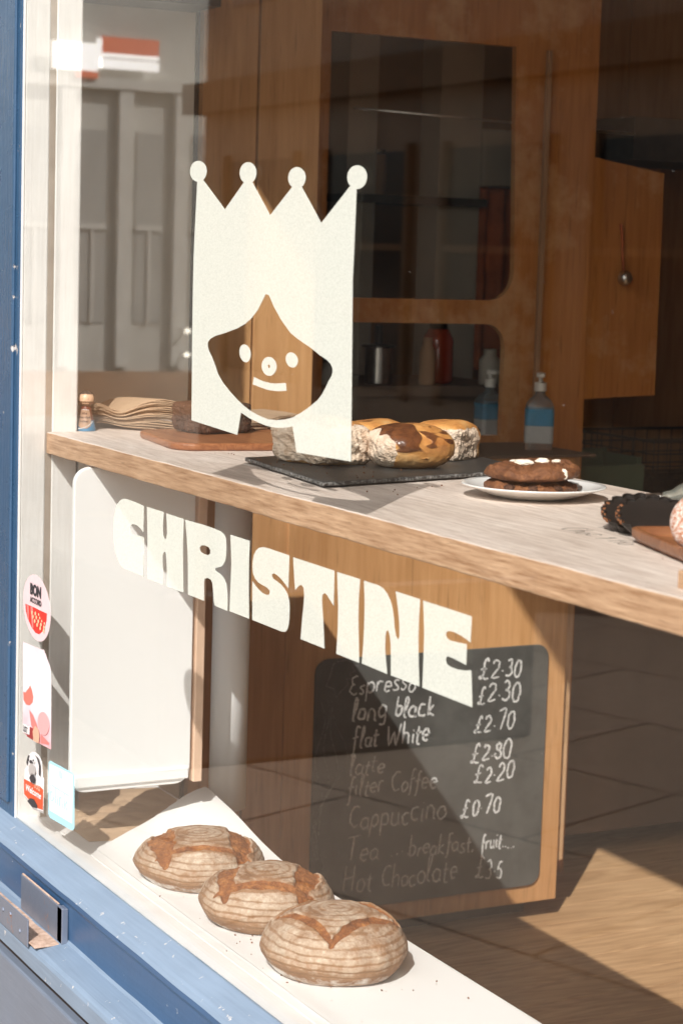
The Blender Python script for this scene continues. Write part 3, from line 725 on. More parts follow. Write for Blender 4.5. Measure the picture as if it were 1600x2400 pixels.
tag(boxes('boarded_wall', [(-1.80, -1.72, 2.22+.30*i, 2.515+.30*i, 1.06, 3.05) for i in range(6)], MAT['brown_panel']), 'dim brown boarded wall behind the wire basket at the right', 'wall')
T = {
 'FACE': [(793.1,1802.5),(785.6,1803.6),(778.8,1805.5),(773,1808.3),(768.7,1811.6),(766.1,1815.4),(765.5,1819.3),(766.7,1823),(769.8,1826.5),(774.6,1829.3),(780.7,1831.4),(787.8,1832.6),(795.4,1832.9),(802.9,1832.2),(810,1830.5),(816.2,1828.1),(821.1,1825),(824.4,1821.5),(825.9,1817.7),(825.5,1813.9),(823.3,1810.4),(819.3,1807.2),(813.9,1804.8),(893.6,1761.5),(956.1,1798.7),(950.7,1800.9),(946.4,1803.7),(943.4,1807),(941.7,1810.5),(941.6,1814.1),(943.1,1817.5),(945.9,1820.6),(950.1,1823.1),(955.3,1825),(961.3,1826.2),(967.7,1826.5),(974.1,1826),(980.2,1824.7),(985.7,1822.6),(990.2,1820),(993.6,1816.8),(995.6,1813.4),(996.1,1809.9),(995.2,1806.5),(992.8,1803.3),(989,1800.6),(984.2,1798.4),(1043.8,1752.7),(1109.9,1790),(1105.1,1792.2),(1101.3,1794.9),(1098.6,1798),(1097.3,1801.4),(1097.4,1804.7),(1098.9,1807.9),(1101.8,1810.7),(1105.7,1813.1),(1110.7,1814.8),(1116.3,1815.9),(1122.2,1816.2),(1128.2,1815.7),(1134,1814.4),(1139.1,1812.5),(1143.4,1810),(1146.6,1807.1),(1148.5,1803.9),(1149.1,1800.6),(1148.4,1797.4),(1146.3,1794.4),(1143,1791.8),(1138.6,1789.7),(1198.5,1742.2),(1277.2,1789),(1272.7,1791.9),(1269.6,1795.4),(1268.1,1799.2),(1268.3,1802.9),(1270.2,1806.5),(1273.7,1809.6),(1278.5,1812),(1284.3,1813.6),(1290.7,1814.3),(1297.4,1814.1),(1303.8,1812.9),(1309.6,1810.9),(1314.5,1808.2),(1318,1804.9),(1320.1,1801.3),(1320.5,1797.6),(1319.3,1794),(1316.5,1790.7),(1312.3,1788),(1306.9,1786),(1300.7,1784.9),(1294.1,1784.7),(1293.9,1783.8),(1292.4,1719.6),(1290.8,1672.4),(1292.5,1631.8),(1302.2,1440.6),(1145.9,1437.1),(1131.6,1471),(1109.6,1467.3),(1078.4,1464.5),(1050.6,1464.6),(1017.9,1467.6),(993,1470.8),(965.4,1476.2),(954.6,1443.5),(791,1450.7),(787.6,1557.4),(785.7,1642),(785.8,1691.8),(787.6,1726.8),(789.7,1756.1)],
 'HOLE': [(1036.4,1645.5),(1047.7,1643.8),(1063.6,1629.3),(1087,1612.4),(1116.9,1595.9),(1140.2,1588.7),(1181.8,1578.3),(1204.1,1571.3),(1226.1,1566.1),(1237.8,1561.1),(1243.1,1555.7),(1243.7,1550.9),(1240.9,1545.8),(1233.2,1538.8),(1224.9,1529.3),(1214.7,1519.6),(1202.5,1511.3),(1183,1502.3),(1157.6,1492),(1131.6,1483.1),(1108.9,1478.4),(1081.7,1475.1),(1054,1474),(1025.6,1476.5),(996.5,1480.8),(975.3,1485.8),(953.8,1492.5),(927.6,1502.2),(900.8,1513.9),(882.5,1525.3),(870.7,1538.2),(858.9,1549.4),(848.1,1557),(843.7,1563.2),(844.3,1569.6),(853,1575.1),(870.6,1580),(901.1,1585.4),(943.7,1593.8),(972.7,1602.1),(992.9,1610.8),(1012.7,1623.2),(1024.2,1633.9)],
 'EYE1': [(991.4,1562.7),(992.2,1559.9),(992.2,1557.2),(991.2,1554.7),(989.3,1552.4),(986.7,1550.5),(983.4,1549.1),(979.7,1548.3),(975.6,1548.1),(971.5,1548.5),(967.4,1549.5),(963.7,1551.1),(960.5,1553.1),(957.9,1555.5),(956.2,1558.2),(955.3,1561),(955.4,1563.7),(956.4,1566.3),(958.3,1568.6),(961,1570.5),(964.3,1571.9),(968.1,1572.6),(972.1,1572.8),(976.3,1572.4),(980.3,1571.4),(984,1569.8),(987.2,1567.7),(989.7,1565.3)],
 'EYE2': [(1139.5,1563),(1140.8,1560.8),(1141.2,1558.6),(1140.6,1556.4),(1139.2,1554.4),(1137,1552.6),(1134.1,1551.2),(1130.6,1550.2),(1126.7,1549.8),(1122.7,1549.8),(1118.6,1550.3),(1114.8,1551.3),(1111.3,1552.7),(1108.5,1554.4),(1106.4,1556.5),(1105.1,1558.7),(1104.7,1561),(1105.2,1563.2),(1106.7,1565.2),(1108.9,1567),(1111.9,1568.4),(1115.4,1569.3),(1119.3,1569.8),(1123.4,1569.7),(1127.4,1569.2),(1131.2,1568.2),(1134.6,1566.8),(1137.4,1565)],
 'NOSE': [(1075.9,1549.3),(1076.2,1546.4),(1075.3,1543.6),(1073.3,1540.9),(1070.3,1538.5),(1066.5,1536.5),(1061.9,1535),(1057,1534.2),(1051.8,1533.9),(1046.6,1534.3),(1041.8,1535.4),(1037.6,1537),(1034.1,1539.2),(1031.5,1541.7),(1030.1,1544.5),(1029.8,1547.5),(1030.7,1550.4),(1032.8,1553.1),(1035.8,1555.5),(1039.8,1557.5),(1044.3,1558.9),(1049.4,1559.7),(1054.5,1559.9),(1059.6,1559.5),(1064.4,1558.4),(1068.6,1556.7),(1072,1554.6),(1074.5,1552.1)],
 'NOSTRIL': [(1056.7,1547.2),(1056.4,1546),(1055.4,1545),(1053.8,1544.5),(1052,1544.3),(1050.4,1544.7),(1049.2,1545.6),(1048.8,1546.7),(1049.1,1547.8),(1050.2,1548.8),(1051.7,1549.4),(1053.5,1549.5),(1055.1,1549.1),(1056.3,1548.2)],
 'MOUTH': [(1005.2,1529.2),(1022.6,1526.5),(1038.9,1525),(1054.9,1524.3),(1074.7,1524.8),(1105.8,1527.6),(1109.5,1517.3),(1083.2,1514.8),(1055.6,1514.2),(1031.3,1515.9),(1002.1,1518.8)],
 'LETTERS': [[(609.1,1299.7),(611.2,1257.3),(599,1262.6),(585,1265.4),(571.1,1265.9),(562.5,1264.8),(555.7,1260.9),(553.4,1256.6),(556.1,1252.4),(562.2,1249.2),(575.5,1249),(596.1,1250.4),(612.6,1250),(614.7,1187.7),(536.2,1188.1),(521.9,1189.1),(510.8,1194.1),(499.6,1201.9),(492,1210.3),(487.2,1219),(483,1230.6),(480.9,1243.8),(481.4,1257.3),(483.7,1269.7),(488.7,1280.4),(493.8,1287.1),(500.8,1292.6),(509.5,1297.2),(520.1,1300.6),(532.5,1302.1),(544.9,1302.1),(558.9,1301.8),(576.3,1301.6)],
  [(622.6,1300.3),(691.3,1300.1),(689.6,1289.1),(688.5,1278.7),(689,1268.6),(692,1262),(697.7,1258.9),(702.5,1260.2),(706.3,1268.3),(705.6,1280.9),(703.2,1290.8),(701.1,1299.6),(768.8,1299.1),(767.7,1261.5),(769.4,1230.5),(774.8,1187.6),(709.5,1187.2),(708.1,1215.2),(706.4,1227.7),(703.7,1236.2),(700.9,1240),(695.5,1238.3),(690.3,1231.8),(690.2,1221.5),(692.9,1206.6),(695.9,1186.6),(630,1186.8),(628.9,1242.5),(625.3,1280.9)],
  [(775.1,1299),(840.6,1299.9),(882.1,1299.5),(905.4,1298.4),(917,1295.7),(923,1291.2),(925.6,1280.8),(925.9,1266.5),(923.5,1257.8),(916.7,1250.9),(908.3,1246.6),(895.4,1243.9),(889.7,1242.1),(889.3,1239),(895.8,1237.5),(908.9,1235.9),(920.7,1231.7),(928.3,1225),(932.5,1216.1),(934.6,1203.3),(935.6,1186.1),(891.4,1186.6),(886.6,1193.1),(883.8,1207.3),(880.2,1218.8),(874.6,1222.8),(862.8,1223.5),(852.5,1220.7),(849.8,1215.4),(850.5,1202),(851.9,1187.5),(791.9,1187.5),(789.8,1227.3),(786.9,1251.8),(781.9,1275.9)],
  [(939.5,1298.1),(1004.4,1297.8),(1003.4,1268.2),(1005.3,1227.6),(1009.6,1187.3),(943,1187.3),(944.5,1229.9),(945.1,1259.7)],
  [(1131.1,1295.1),(1132.1,1250.3),(1122.2,1254.4),(1109.1,1259.7),(1096.1,1262.9),(1087,1264),(1080.6,1262.2),(1078.7,1259.1),(1083.6,1255.9),(1096.6,1253.9),(1108.3,1251.7),(1120.1,1247.3),(1129.4,1241.5),(1134.9,1233.3),(1136.8,1223.5),(1137,1211.2),(1135.7,1200.8),(1132.3,1193.4),(1126.3,1189.2),(1116.2,1187.4),(1100.7,1187.4),(1020.5,1187.6),(1017.2,1242.2),(1025,1238.2),(1037.4,1233.8),(1050.9,1230.7),(1064.2,1230.2),(1072,1231.7),(1074.9,1235.1),(1073.7,1238.3),(1066.2,1240.6),(1050.2,1242.1),(1036.8,1243.5),(1025.8,1247.6),(1018.7,1254.1),(1016.3,1263),(1017,1272.5),(1021.1,1281.2),(1027.4,1287.8),(1036.5,1292.6),(1049.7,1295.3),(1068.1,1295.8)],
  [(1144.1,1294.5),(1264.7,1294),(1266.5,1248.2),(1256.1,1254.1),(1246.4,1259.5),(1239.3,1260.8),(1233.6,1257.5),(1232.1,1250.2),(1234.1,1238.5),(1237.5,1222.7),(1244,1187.3),(1173.5,1187.5),(1176.1,1212.2),(1179.6,1235),(1180.7,1248.5),(1178.1,1258.1),(1171.8,1261),(1165.7,1259.5),(1159.8,1255.8),(1153.1,1251.2),(1147.3,1276.7)],
  [(1273.2,1293.8),(1335.5,1293.7),(1334,1269.8),(1334.7,1240.4),(1338,1210.1),(1341.4,1186.7),(1278,1186.7),(1280,1218.5),(1279.3,1249.7)],
  [(1347.1,1293.6),(1385.7,1293.5),(1397,1291.7),(1408.4,1286.5),(1417.5,1278.4),(1423,1269.8),(1427,1258.5),(1429.5,1247),(1433.7,1237.6),(1440,1234.3),(1443.3,1238.7),(1442.3,1252.8),(1438.9,1267.6),(1434.3,1281.1),(1429.9,1293.1),(1489.6,1292.7),(1488.8,1271.3),(1489.1,1243.3),(1491.9,1214.6),(1496.1,1187),(1425.1,1186.9),(1423.7,1207.6),(1421.9,1225.3),(1418.7,1236.7),(1414,1241.7),(1409.2,1239.3),(1407.2,1232.3),(1407.2,1219),(1409.6,1205),(1415.3,1186.6),(1348.6,1187.4),(1350.7,1212.4),(1351.6,1237.1),(1351,1265.2)],
  [(1497.7,1292.6),(1610,1292.2),(1610.4,1261.4),(1600.6,1263.9),(1587.5,1266),(1572.1,1267.3),(1561.2,1266.7),(1555.4,1264.3),(1553.8,1260.7),(1556.3,1257.1),(1564.2,1255.6),(1581.6,1256.5),(1601.4,1257.8),(1602.8,1233.6),(1587.6,1235),(1572.2,1236.1),(1561.2,1236.3),(1556.9,1234.3),(1555.6,1230.1),(1558.6,1226.1),(1568.6,1224.6),(1584,1224.7),(1599,1226.4),(1613.4,1229.5),(1619.9,1187.1),(1503.6,1187),(1503.8,1216.8),(1503.6,1251.8),(1500.6,1276.8)]],
 'RHOLE': [(830.6,1264),(837.9,1268.5),(851.2,1270.3),(864.7,1269.4),(870.8,1265.4),(869.6,1260.3),(862.4,1257.3),(847.5,1256.9),(834.5,1258.4)],
 'BON_OUT': [(180.2,1068.4),(183.1,1059.4),(184.1,1050.3),(183.5,1041.3),(181,1032.5),(176.9,1024.3),(171.1,1016.8),(163.9,1010.1),(155.4,1004.5),(145.7,1000.1),(135.1,997),(123.9,995.3),(112.3,995.1),(100.7,996.2),(89.2,998.9),(78.2,1002.9),(68,1008.2),(58.8,1014.7),(50.9,1022.2),(44.5,1030.5),(39.7,1039.4),(36.7,1048.7),(35.6,1058.2),(36.4,1067.5),(39,1076.5),(43.5,1084.9),(49.6,1092.5),(57.2,1099.1),(66.2,1104.6),(76.2,1108.9),(87,1111.7),(98.4,1113.1),(110,1113.1),(121.6,1111.6),(132.8,1108.7),(143.5,1104.5),(153.4,1099.1),(162.2,1092.6),(169.7,1085.2),(175.7,1077.1)],
 'BON_RED': [(49.4,1051.9),(82.5,1052.9),(128,1052.8),(165.6,1053.2),(164.8,1042.2),(157.7,1029.1),(143.5,1016.9),(126.5,1009),(107,1008.3),(83.9,1015.2),(63.6,1027.2),(53.2,1038.8)],
 'BON_STRIPE': [(79.2,1052.4),(90.4,1052.7),(97,1014.2),(89.2,1015)],
 'BON_STRIPE2': [(58.1,1051.8),(68,1052.3),(71.7,1024.2),(64.9,1028.6)],
 'PINK': [(37.3,979.2),(137.1,983),(151.1,985.1),(185.7,959.4),(192,926),(196.5,812.8),(134,809.6),(64.9,808.7),(43.4,810.7)],
 'EGG1': [(44,887),(55.4,887.5),(74.9,900.4),(81.3,906.5),(91.5,899.2),(99.1,888.6),(95.6,877.9),(79.4,868.7),(59.5,866.4),(45.9,872.1)],
 'EGG2': [(187.6,859.2),(188.4,853.8),(187.1,848.3),(183.9,843),(179,838.3),(172.6,834.6),(165.2,831.9),(157.3,830.6),(149.4,830.8),(142.1,832.4),(135.9,835.3),(131.2,839.4),(128.3,844.3),(127.5,849.7),(128.8,855.3),(132.1,860.6),(137.2,865.3),(143.7,869.1),(151.1,871.7),(159.1,872.9),(166.9,872.7),(174.1,871),(180.2,868.1),(184.8,864)],
 'STROKE': [(79.7,860.1),(99.7,855.4),(119.8,843),(126.6,835.7),(107.3,827),(90.6,834.5)],
 'CAKE': [(104.1,826.3),(116.7,839),(133,836),(139.9,825.3),(137.3,810.4),(108,809.3)],
 'REDB': [(70.8,830.2),(103.9,830.7),(103.4,809.4),(71.6,809.1)],
 'REDC': [(143,829.3),(187.9,822.9),(186.8,819.3),(143.6,812.9)],
 'LISTBOX': [(49.4,828.9),(87.4,831.1),(88,815.6),(50,812.6)],
 'DOG_OUT': [(54.4,729.6),(55.2,743.3),(65.7,750.3),(66.7,761.8),(76.2,775.3),(95.7,786),(115.3,788.7),(134.9,786.6),(148.2,778.6),(153.3,762.1),(153.6,753.4),(160.2,750.5),(160,720.6),(160.1,686.3),(109.5,681.2),(82.6,692.4),(53,694.1)],
 'DOG_SHIELD': [(53.2,724.7),(81.3,727),(107.7,727.8),(140.2,732),(158.4,730.2),(158.5,692.6),(132.1,689.2),(119,691.4),(102.4,694),(82.6,692.4),(55.6,697)],
 'DOG_BASE': [(55.7,694.1),(82.6,690.2),(109.4,683.4),(158.6,690.8),(158.8,687.1),(109.5,681.2),(79.4,688.2)],
 'DOG_BADGE': [(76,688.5),(92.3,698.2),(112,700.9),(130,694.2),(130.2,688.7),(102.8,684)],
 'DOG_EAR1': [(70.1,760.4),(75.1,769.4),(79.5,774.9),(86.1,777.6),(79.7,769.4),(75.6,754.9)],
 'DOG_EAR2': [(118.7,785.1),(137,782.6),(147.1,771.7),(147.2,751.8),(139.4,754.4),(140.1,770.1),(128.7,780.7)],
 'DOG_MOUTH': [(90.9,736.1),(100.6,744),(116.9,746.8),(122.3,741.4),(119.4,732.2),(101.1,730)],
 'DOG_NOSE': [(107.5,770.2),(106.5,768.4),(103.7,766.6),(99.8,765.3),(95.8,764.8),(92.9,765.3),(91.8,766.6),(92.8,768.4),(95.6,770.2),(99.5,771.5),(103.5,772),(106.4,771.5)],
 'DOG_EYE1': [(92.3,770),(91.6,768.5),(89.8,767.4),(87.9,767.6),(87.1,768.8),(87.8,770.4),(89.6,771.4),(91.5,771.3)],
 'DOG_EYE2': [(119.1,775.2),(118.2,773.4),(115.9,772.2),(113.6,772.3),(112.6,773.6),(113.5,775.4),(115.8,776.6),(118.1,776.5)],
 'DOG_JOWL': [(86.8,757.5),(96.5,764.7),(103,766.3),(116.2,764.5),(123.1,756.1),(120.1,748.7),(103.7,747),(90.7,741.6),(85.8,748.3)],
 'BLINK_OUT': [(184.9,786.7),(192.3,791.5),(305.7,796.2),(314.7,793.1),(319.8,701.7),(312.9,695.6),(298,693.4),(196.4,687.9),(187.3,692.2)],
 'BLINK_IN': [(190.6,785.9),(307,793.3),(310.6,706.8),(194,701.2)],
 'BLINK_DOT': [(260.1,782.8),(261.1,780.2),(260.5,777.5),(258.4,775.2),(255.1,773.6),(251.2,772.9),(247.1,773.3),(243.6,774.7),(241.1,776.9),(240.1,779.6),(240.7,782.3),(242.8,784.6),(246.1,786.2),(250.1,786.8),(254.1,786.4),(257.7,785)],
 'BLINK_LINE': [(204.6,751.4),(295.4,754.3),(295.5,752.1),(204.7,749.2)],
}
# ------------------------------------------------------------------ vinyl on the glass
GP = glass_plane(-.0048)
hd = empty('window_emblem', (1.03, -.0045, 1.45)); tag(hd, 'large cream vinyl crowned face emblem on the pane above the shelf', 'window emblem')
under(flat_shape('crowned_head', [T['FACE'], T['HOLE']], MAT['vinyl'], None, GP), hd)
under(flat_shape('eye', [T['EYE1']], MAT['vinyl'], None, GP), hd); under(flat_shape('eye', [T['EYE2']], MAT['vinyl'], None, GP), hd)
under(flat_shape('nose', [T['NOSE'], T['NOSTRIL']], MAT['vinyl'], None, GP), hd); under(flat_shape('mouth', [T['MOUTH']], MAT['vinyl'], None, GP), hd)
lt = flat_shape('window_lettering', T['LETTERS']+[T['RHOLE']], MAT['vinyl'], None, GP)
tag(lt, 'big cream capital letters curving across the pane below the shelf', 'lettering')

def sticker(name, label, layers, cat='sticker', y0=-.0043):
    root = None
    for i, (pn, shape, m) in enumerate(layers):
        o = flat_shape(pn if i else name, shape, m, None, glass_plane(y0-.0005*i), .0004)
        if root is None:
            root = o; tag(o, label, cat)
        else:
            o.parent = root
    return root
def sticker_text(root, text, size_mm, x, z, m, lvl, skew=0.0, bold=0.0, squeeze=1.0, font_shear=0.0, align='LEFT', name='lettering', spacing=1.0):
    me = text_mesh(text, size_mm, .3, bold, align, font_shear, spacing)
    me.transform(Matrix(((squeeze, 0, 0, x), (skew, 1, 0, z), (0, 0, 1, 0), (0, 0, 0, 1))))
    me.transform(glass_plane(-.0043-.0005*lvl) @ Matrix.Diagonal((1, 1, .001, 1)))
    return link_mesh(name, me, m, root)
def centre(p): return (sum(a for a, b in p)/len(p), sum(b for a, b in p)/len(p))
dots = []
rc = T['BON_RED']; rx = [p[0] for p in rc]; rz = [p[1] for p in rc]
random.seed(2)
def circ(x, z, r, n=8): return [(x+r*math.cos(2*math.pi*i/n), z+r*math.sin(2*math.pi*i/n)) for i in range(n)]
cx_, cz_ = min(rx)+.95*(max(rx)-min(rx)), max(rz)
W_ = max(rx)-min(rx); H_ = max(rz)-min(rz)
for rr, nn in ((.30, 4), (.46, 5), (.62, 6)):
    for i in range(nn):
        a = R(190+74*i/(nn-1)); px_, pz_ = cx_+rr*W_*math.cos(a), cz_-.14*H_+rr*H_*1.0*math.sin(a)
        if pz_ > min(rz)+.12*H_: dots.append(circ(px_, pz_, 2.6+1.2*(rr > .4)))
bon = sticker('oval_sticker', 'pink oval sticker with a red half on the pane beside the white jamb', [
    ('oval', [T['BON_OUT']], MAT['st_pink']), ('red_half', [T['BON_RED']], MAT['st_red']), ('stripe', [T['BON_STRIPE'], T['BON_STRIPE2']], MAT['st_redlite']), ('seed_dots', dots, MAT['st_dot'])])
bx, bz = centre(T['BON_OUT'])
sticker_text(bon, 'BON', 27, bx-34, bz+22, MAT['st_black'], 3, 0, 1.2, 1.02)
sticker_text(bon, 'ACCORD', 14, bx-33, bz+7, MAT['st_black'], 3, 0, .3, 1.02)
pk = sticker('postcard_sticker', 'pink and white printed card with painted eggs on the pane', [
    ('card', [T['PINK']], MAT['st_rose']), ('shell', [T['EGG1']], MAT['st_egg']), ('brush_stroke', [T['STROKE'], T['REDC']], MAT['st_redlite']), ('egg', [T['EGG2']], MAT['st_blush']),
    ('red_block', [T['REDB']], MAT['st_maroon']), ('slice', [T['CAKE']], MAT['st_tan']), ('name_box', [T['LISTBOX']], MAT['st_white'])])
lx, lz = centre(T['LISTBOX'])
sticker_text(pk, 'LIST', 15, lx-16, lz-6, MAT['st_black'], 7, 0, .3, .95)
dg = sticker('dog_sticker', 'cut-out dog sticker with an orange welcome shield low on the pane', [
    ('backing', [T['DOG_OUT']], MAT['st_white']), ('shield', [T['DOG_SHIELD']], MAT['st_orange']), ('shield_rim', [T['DOG_BASE']], MAT['st_grey']),
    ('badge', [T['DOG_BADGE']], MAT['st_black']), ('ear', [T['DOG_EAR1']], MAT['st_black']), ('ear', [T['DOG_EAR2']], MAT['st_black']),
    ('jowl', [T['DOG_JOWL']], MAT['st_grey']), ('mouth', [T['DOG_MOUTH']], MAT['st_black']), ('nose', [T['DOG_NOSE']], MAT['st_black']), ('eye', [T['DOG_EYE1']], MAT['st_black']), ('eye', [T['DOG_EYE2']], MAT['st_black'])])
sx_, sz_ = centre(T['DOG_SHIELD'])
sticker_text(dg, 'Welcome', 17, sx_-44, sz_-2, MAT['st_white'], 3, .04, .35, 1.25, .25)
sticker_text(dg, 'DOGS', 11, sx_+4, sz_+14, MAT['st_tan'], 3, -.0, .2, 1.05)
bk = sticker('card_sticker', 'pale cyan rounded card sticker low in the corner of the pane', [
    ('card', [T['BLINK_OUT']], MAT['film_cyan']), ('panel', [T['BLINK_IN']], MAT['film_white']), ('dot', [T['BLINK_DOT']], MAT['film_cyan_line']), ('line', [T['BLINK_LINE']], MAT['film_cyan_line'])])
kx, kz = centre(T['BLINK_IN'])
sticker_text(bk, 'blink', 43, kx-56, kz-26, MAT['film_cyan_line'], 3, .02, -.3, 1.15)

# ------------------------------------------------------------------ handwriting: a single-stroke hand
def A(cx, cy, rx, ry, a0, a1, n=10): return [(cx+rx*math.cos(R(a0+(a1-a0)*i/n)), cy+ry*math.sin(R(a0+(a1-a0)*i/n))) for i in range(n+1)]
G = {
 'a': (.50, [A(.22, .24, .20, .24, 50, 350), [(.42, .46), (.42, .05), (.5, .0)]]),
 'b': (.48, [[(.05, .98), (.05, .0)], A(.22, .24, .19, .24, 150, -150)]),
 'c': (.42, [A(.24, .24, .21, .24, 55, 310)]),
 'C': (.62, [A(.36, .46, .32, .48, 60, 305)]),
 'e': (.44, [[(.05, .24), (.38, .28)] + A(.22, .25, .18, .24, 10, 310)]),
 'E': (.55, [A(.30, .72, .22, .22, 60, 255, 8) + A(.30, .25, .26, .26, 95, 310, 9)]),
 'f': (.36, [[(.36, .90), (.26, .98), (.17, .86), (.14, .4), (.12, -.25), (.02, -.30)], [(.0, .46), (.32, .50)]]),
 'F': (.50, [[(.10, .98), (.08, -.02)], [(.06, .94), (.50, 1.0)], [(.09, .50), (.40, .54)]]),
 'g': (.48, [A(.22, .24, .19, .24, 40, 350), [(.41, .46), (.41, -.18), (.30, -.34), (.10, -.28)]]),
 'H': (.66, [[(.08, 1.0), (.04, .0)], [(.54, 1.0), (.50, .0)], [(.02, .46), (.60, .56)]]),
 'h': (.48, [[(.06, 1.0), (.05, .0)], [(.06, .30)] + A(.23, .28, .16, .20, 150, 0, 6) + [(.39, .0)]]),
 'i': (.20, [[(.08, .46), (.08, .06), (.16, .0)], [(.09, .66), (.10, .69)]]),
 'k': (.46, [[(.06, 1.0), (.05, .0)], [(.36, .50), (.08, .22), (.42, -.02)]]),
 'l': (.24, [[(.04, .18), (.20, .80), (.16, 1.0), (.06, .86), (.07, .1), (.18, .0)]]),
 'L': (.44, [[(.02, .2), (.22, .86), (.16, 1.0), (.07, .8), (.06, .05), (.40, .0)]]),
 'n': (.48, [[(.05, .48), (.05, .0)], [(.05, .30)] + A(.22, .28, .16, .20, 150, 0, 6) + [(.38, .05), (.46, .0)]]),
 'o': (.46, [A(.22, .24, .19, .24, 100, 470, 14)]),
 'p': (.48, [[(.06, .48), (.03, -.42)], A(.22, .24, .19, .24, 150, -150)]),
 'r': (.36, [[(.05, .48), (.05, .0)], [(.05, .28), (.16, .46), (.32, .44)]]),
 's': (.40, [[(.34, .44), (.18, .49), (.07, .37), (.26, .22), (.30, .08), (.16, -.01), (.03, .06)]]),
 'S': (.40, [[(.34, .44), (.18, .49), (.07, .37), (.26, .22), (.30, .08), (.16, -.01), (.03, .06)]]),
 't': (.34, [[(.15, .80), (.12, .08), (.28, .0)], [(.0, .50), (.32, .54)]]),
 'T': (.60, [[(.0, .96), (.60, 1.02)], [(.30, .98), (.26, .0)]]),
 'u': (.48, [[(.05, .48), (.06, .10), (.20, -.01), (.36, .12), (.38, .48)], [(.38, .3), (.40, .04), (.47, .0)]]),
 'w': (.62, [[(.04, .50), (.12, .02), (.27, .34), (.38, .0), (.54, .50)]]),
 'W': (.80, [[(.02, .90), (.16, .0), (.36, .60), (.50, .0), (.74, .95)]]),
 '0': (.54, [A(.27, .45, .22, .46, 100, 470, 16)]),
 '1': (.30, [[(.05, .7), (.17, .92), (.16, .0)]]),
 '2': (.56, [A(.25, .66, .20, .26, 160, -40, 9) + [(.06, .03), (.52, .06)]]),
 '3': (.52, [A(.22, .68, .18, .22, 140, -80, 8) + A(.22, .23, .23, .24, 85, -140, 9)]),
 '5': (.52, [[(.45, .92), (.14, .90), (.10, .52)] + A(.22, .27, .23, .27, 100, -140, 9)]),
 '7': (.52, [[(.03, .88), (.48, .92), (.20, .0)]]),
 '8': (.54, [A(.27, .68, .17, .21, -60, 250, 10) + A(.27, .22, .22, .23, 110, -200, 12)]),
 '.': (.24, [[(.10, .30), (.12, .34)]]), ',': (.24, [[(.12, .06), (.05, -.12)]]), '_': (.22, [[(.06, .0), (.12, .02)]]),
 '\u00a3': (.66, [[(.50, .82), (.38, .98), (.26, .80), (.24, .3), (.14, .02), (.04, .10), (.16, .16), (.34, .02), (.54, .05)], [(.08, .46), (.40, .52)]]),
 ' ': (.40, []),
}
def handwrite(bm, text, org, size, wscale, rad, frame, jit=.075, seed=1, slant=.12, rise=0.0):
    """frame maps (u, v) to a point and gives the outward normal"""
    rnd = random.Random(seed); u = 0.0
    for chh in text:
        wd, strokes = G[chh]
        dy = rnd.uniform(-.10, .10); sc_ = rnd.uniform(.86, 1.14)
        for st in strokes:
            pts = []
            for a, b in st:
                a2 = u + (a*sc_ + slant*b)*wscale; b2 = (b*sc_ + dy)
                pts.append((org[0]+(a2+rnd.uniform(-jit, jit)*.35)*size, org[1]+(b2+rnd.uniform(-jit, jit)*.35)*size + rise*a2*size))
            # resample smooth
            fine = []
            for i in range(len(pts)-1):
                p0 = pts[max(i-1, 0)]; p1 = pts[i]; p2 = pts[i+1]; p3 = pts[min(i+2, len(pts)-1)]
                for k in range(3):
                    t = k/3
                    fine.append(tuple(.5*((2*p1[c])+(-p0[c]+p2[c])*t+(2*p0[c]-5*p1[c]+4*p2[c]-p3[c])*t*t+(-p0[c]+3*p1[c]-3*p2[c]+p3[c])*t**3) for c in (0, 1)))
            fine.append(pts[-1])
            ribbon(bm, fine, rad*rnd.uniform(.85, 1.15), frame, rnd)
        u += (wd+.06)*wscale*sc_
    return u*size
def ribbon(bm, pts, rad, frame, rnd=None, th=.0005):
    rnd = rnd or random
    rows = []
    n = len(pts)
    for i in range(n):
        a = Vector(pts[max(i-1, 0)]); b = Vector(pts[min(i+1, n-1)]); t = (b-a)
        t = t.normalized() if t.length > 1e-9 else Vector((1, 0)); nn = Vector((-t.y, t.x)); p = Vector(pts[i])
        rr = rad*(.8+.4*rnd.random())*(.7 if i in (0, n-1) else 1)
        l = p+nn*rr; r = p-nn*rr
        rows.append([bm.verts.new(frame(l.x, l.y, 0)), bm.verts.new(frame(l.x, l.y, th)), bm.verts.new(frame(r.x, r.y, th)), bm.verts.new(frame(r.x, r.y, 0))])
    for A_, B_ in zip(rows, rows[1:]):
        for k in range(4): bm.faces.new((A_[k], A_[(k+1) % 4], B_[(k+1) % 4], B_[k]))
    bm.faces.new(rows[0]); bm.faces.new(rows[-1][::-1])

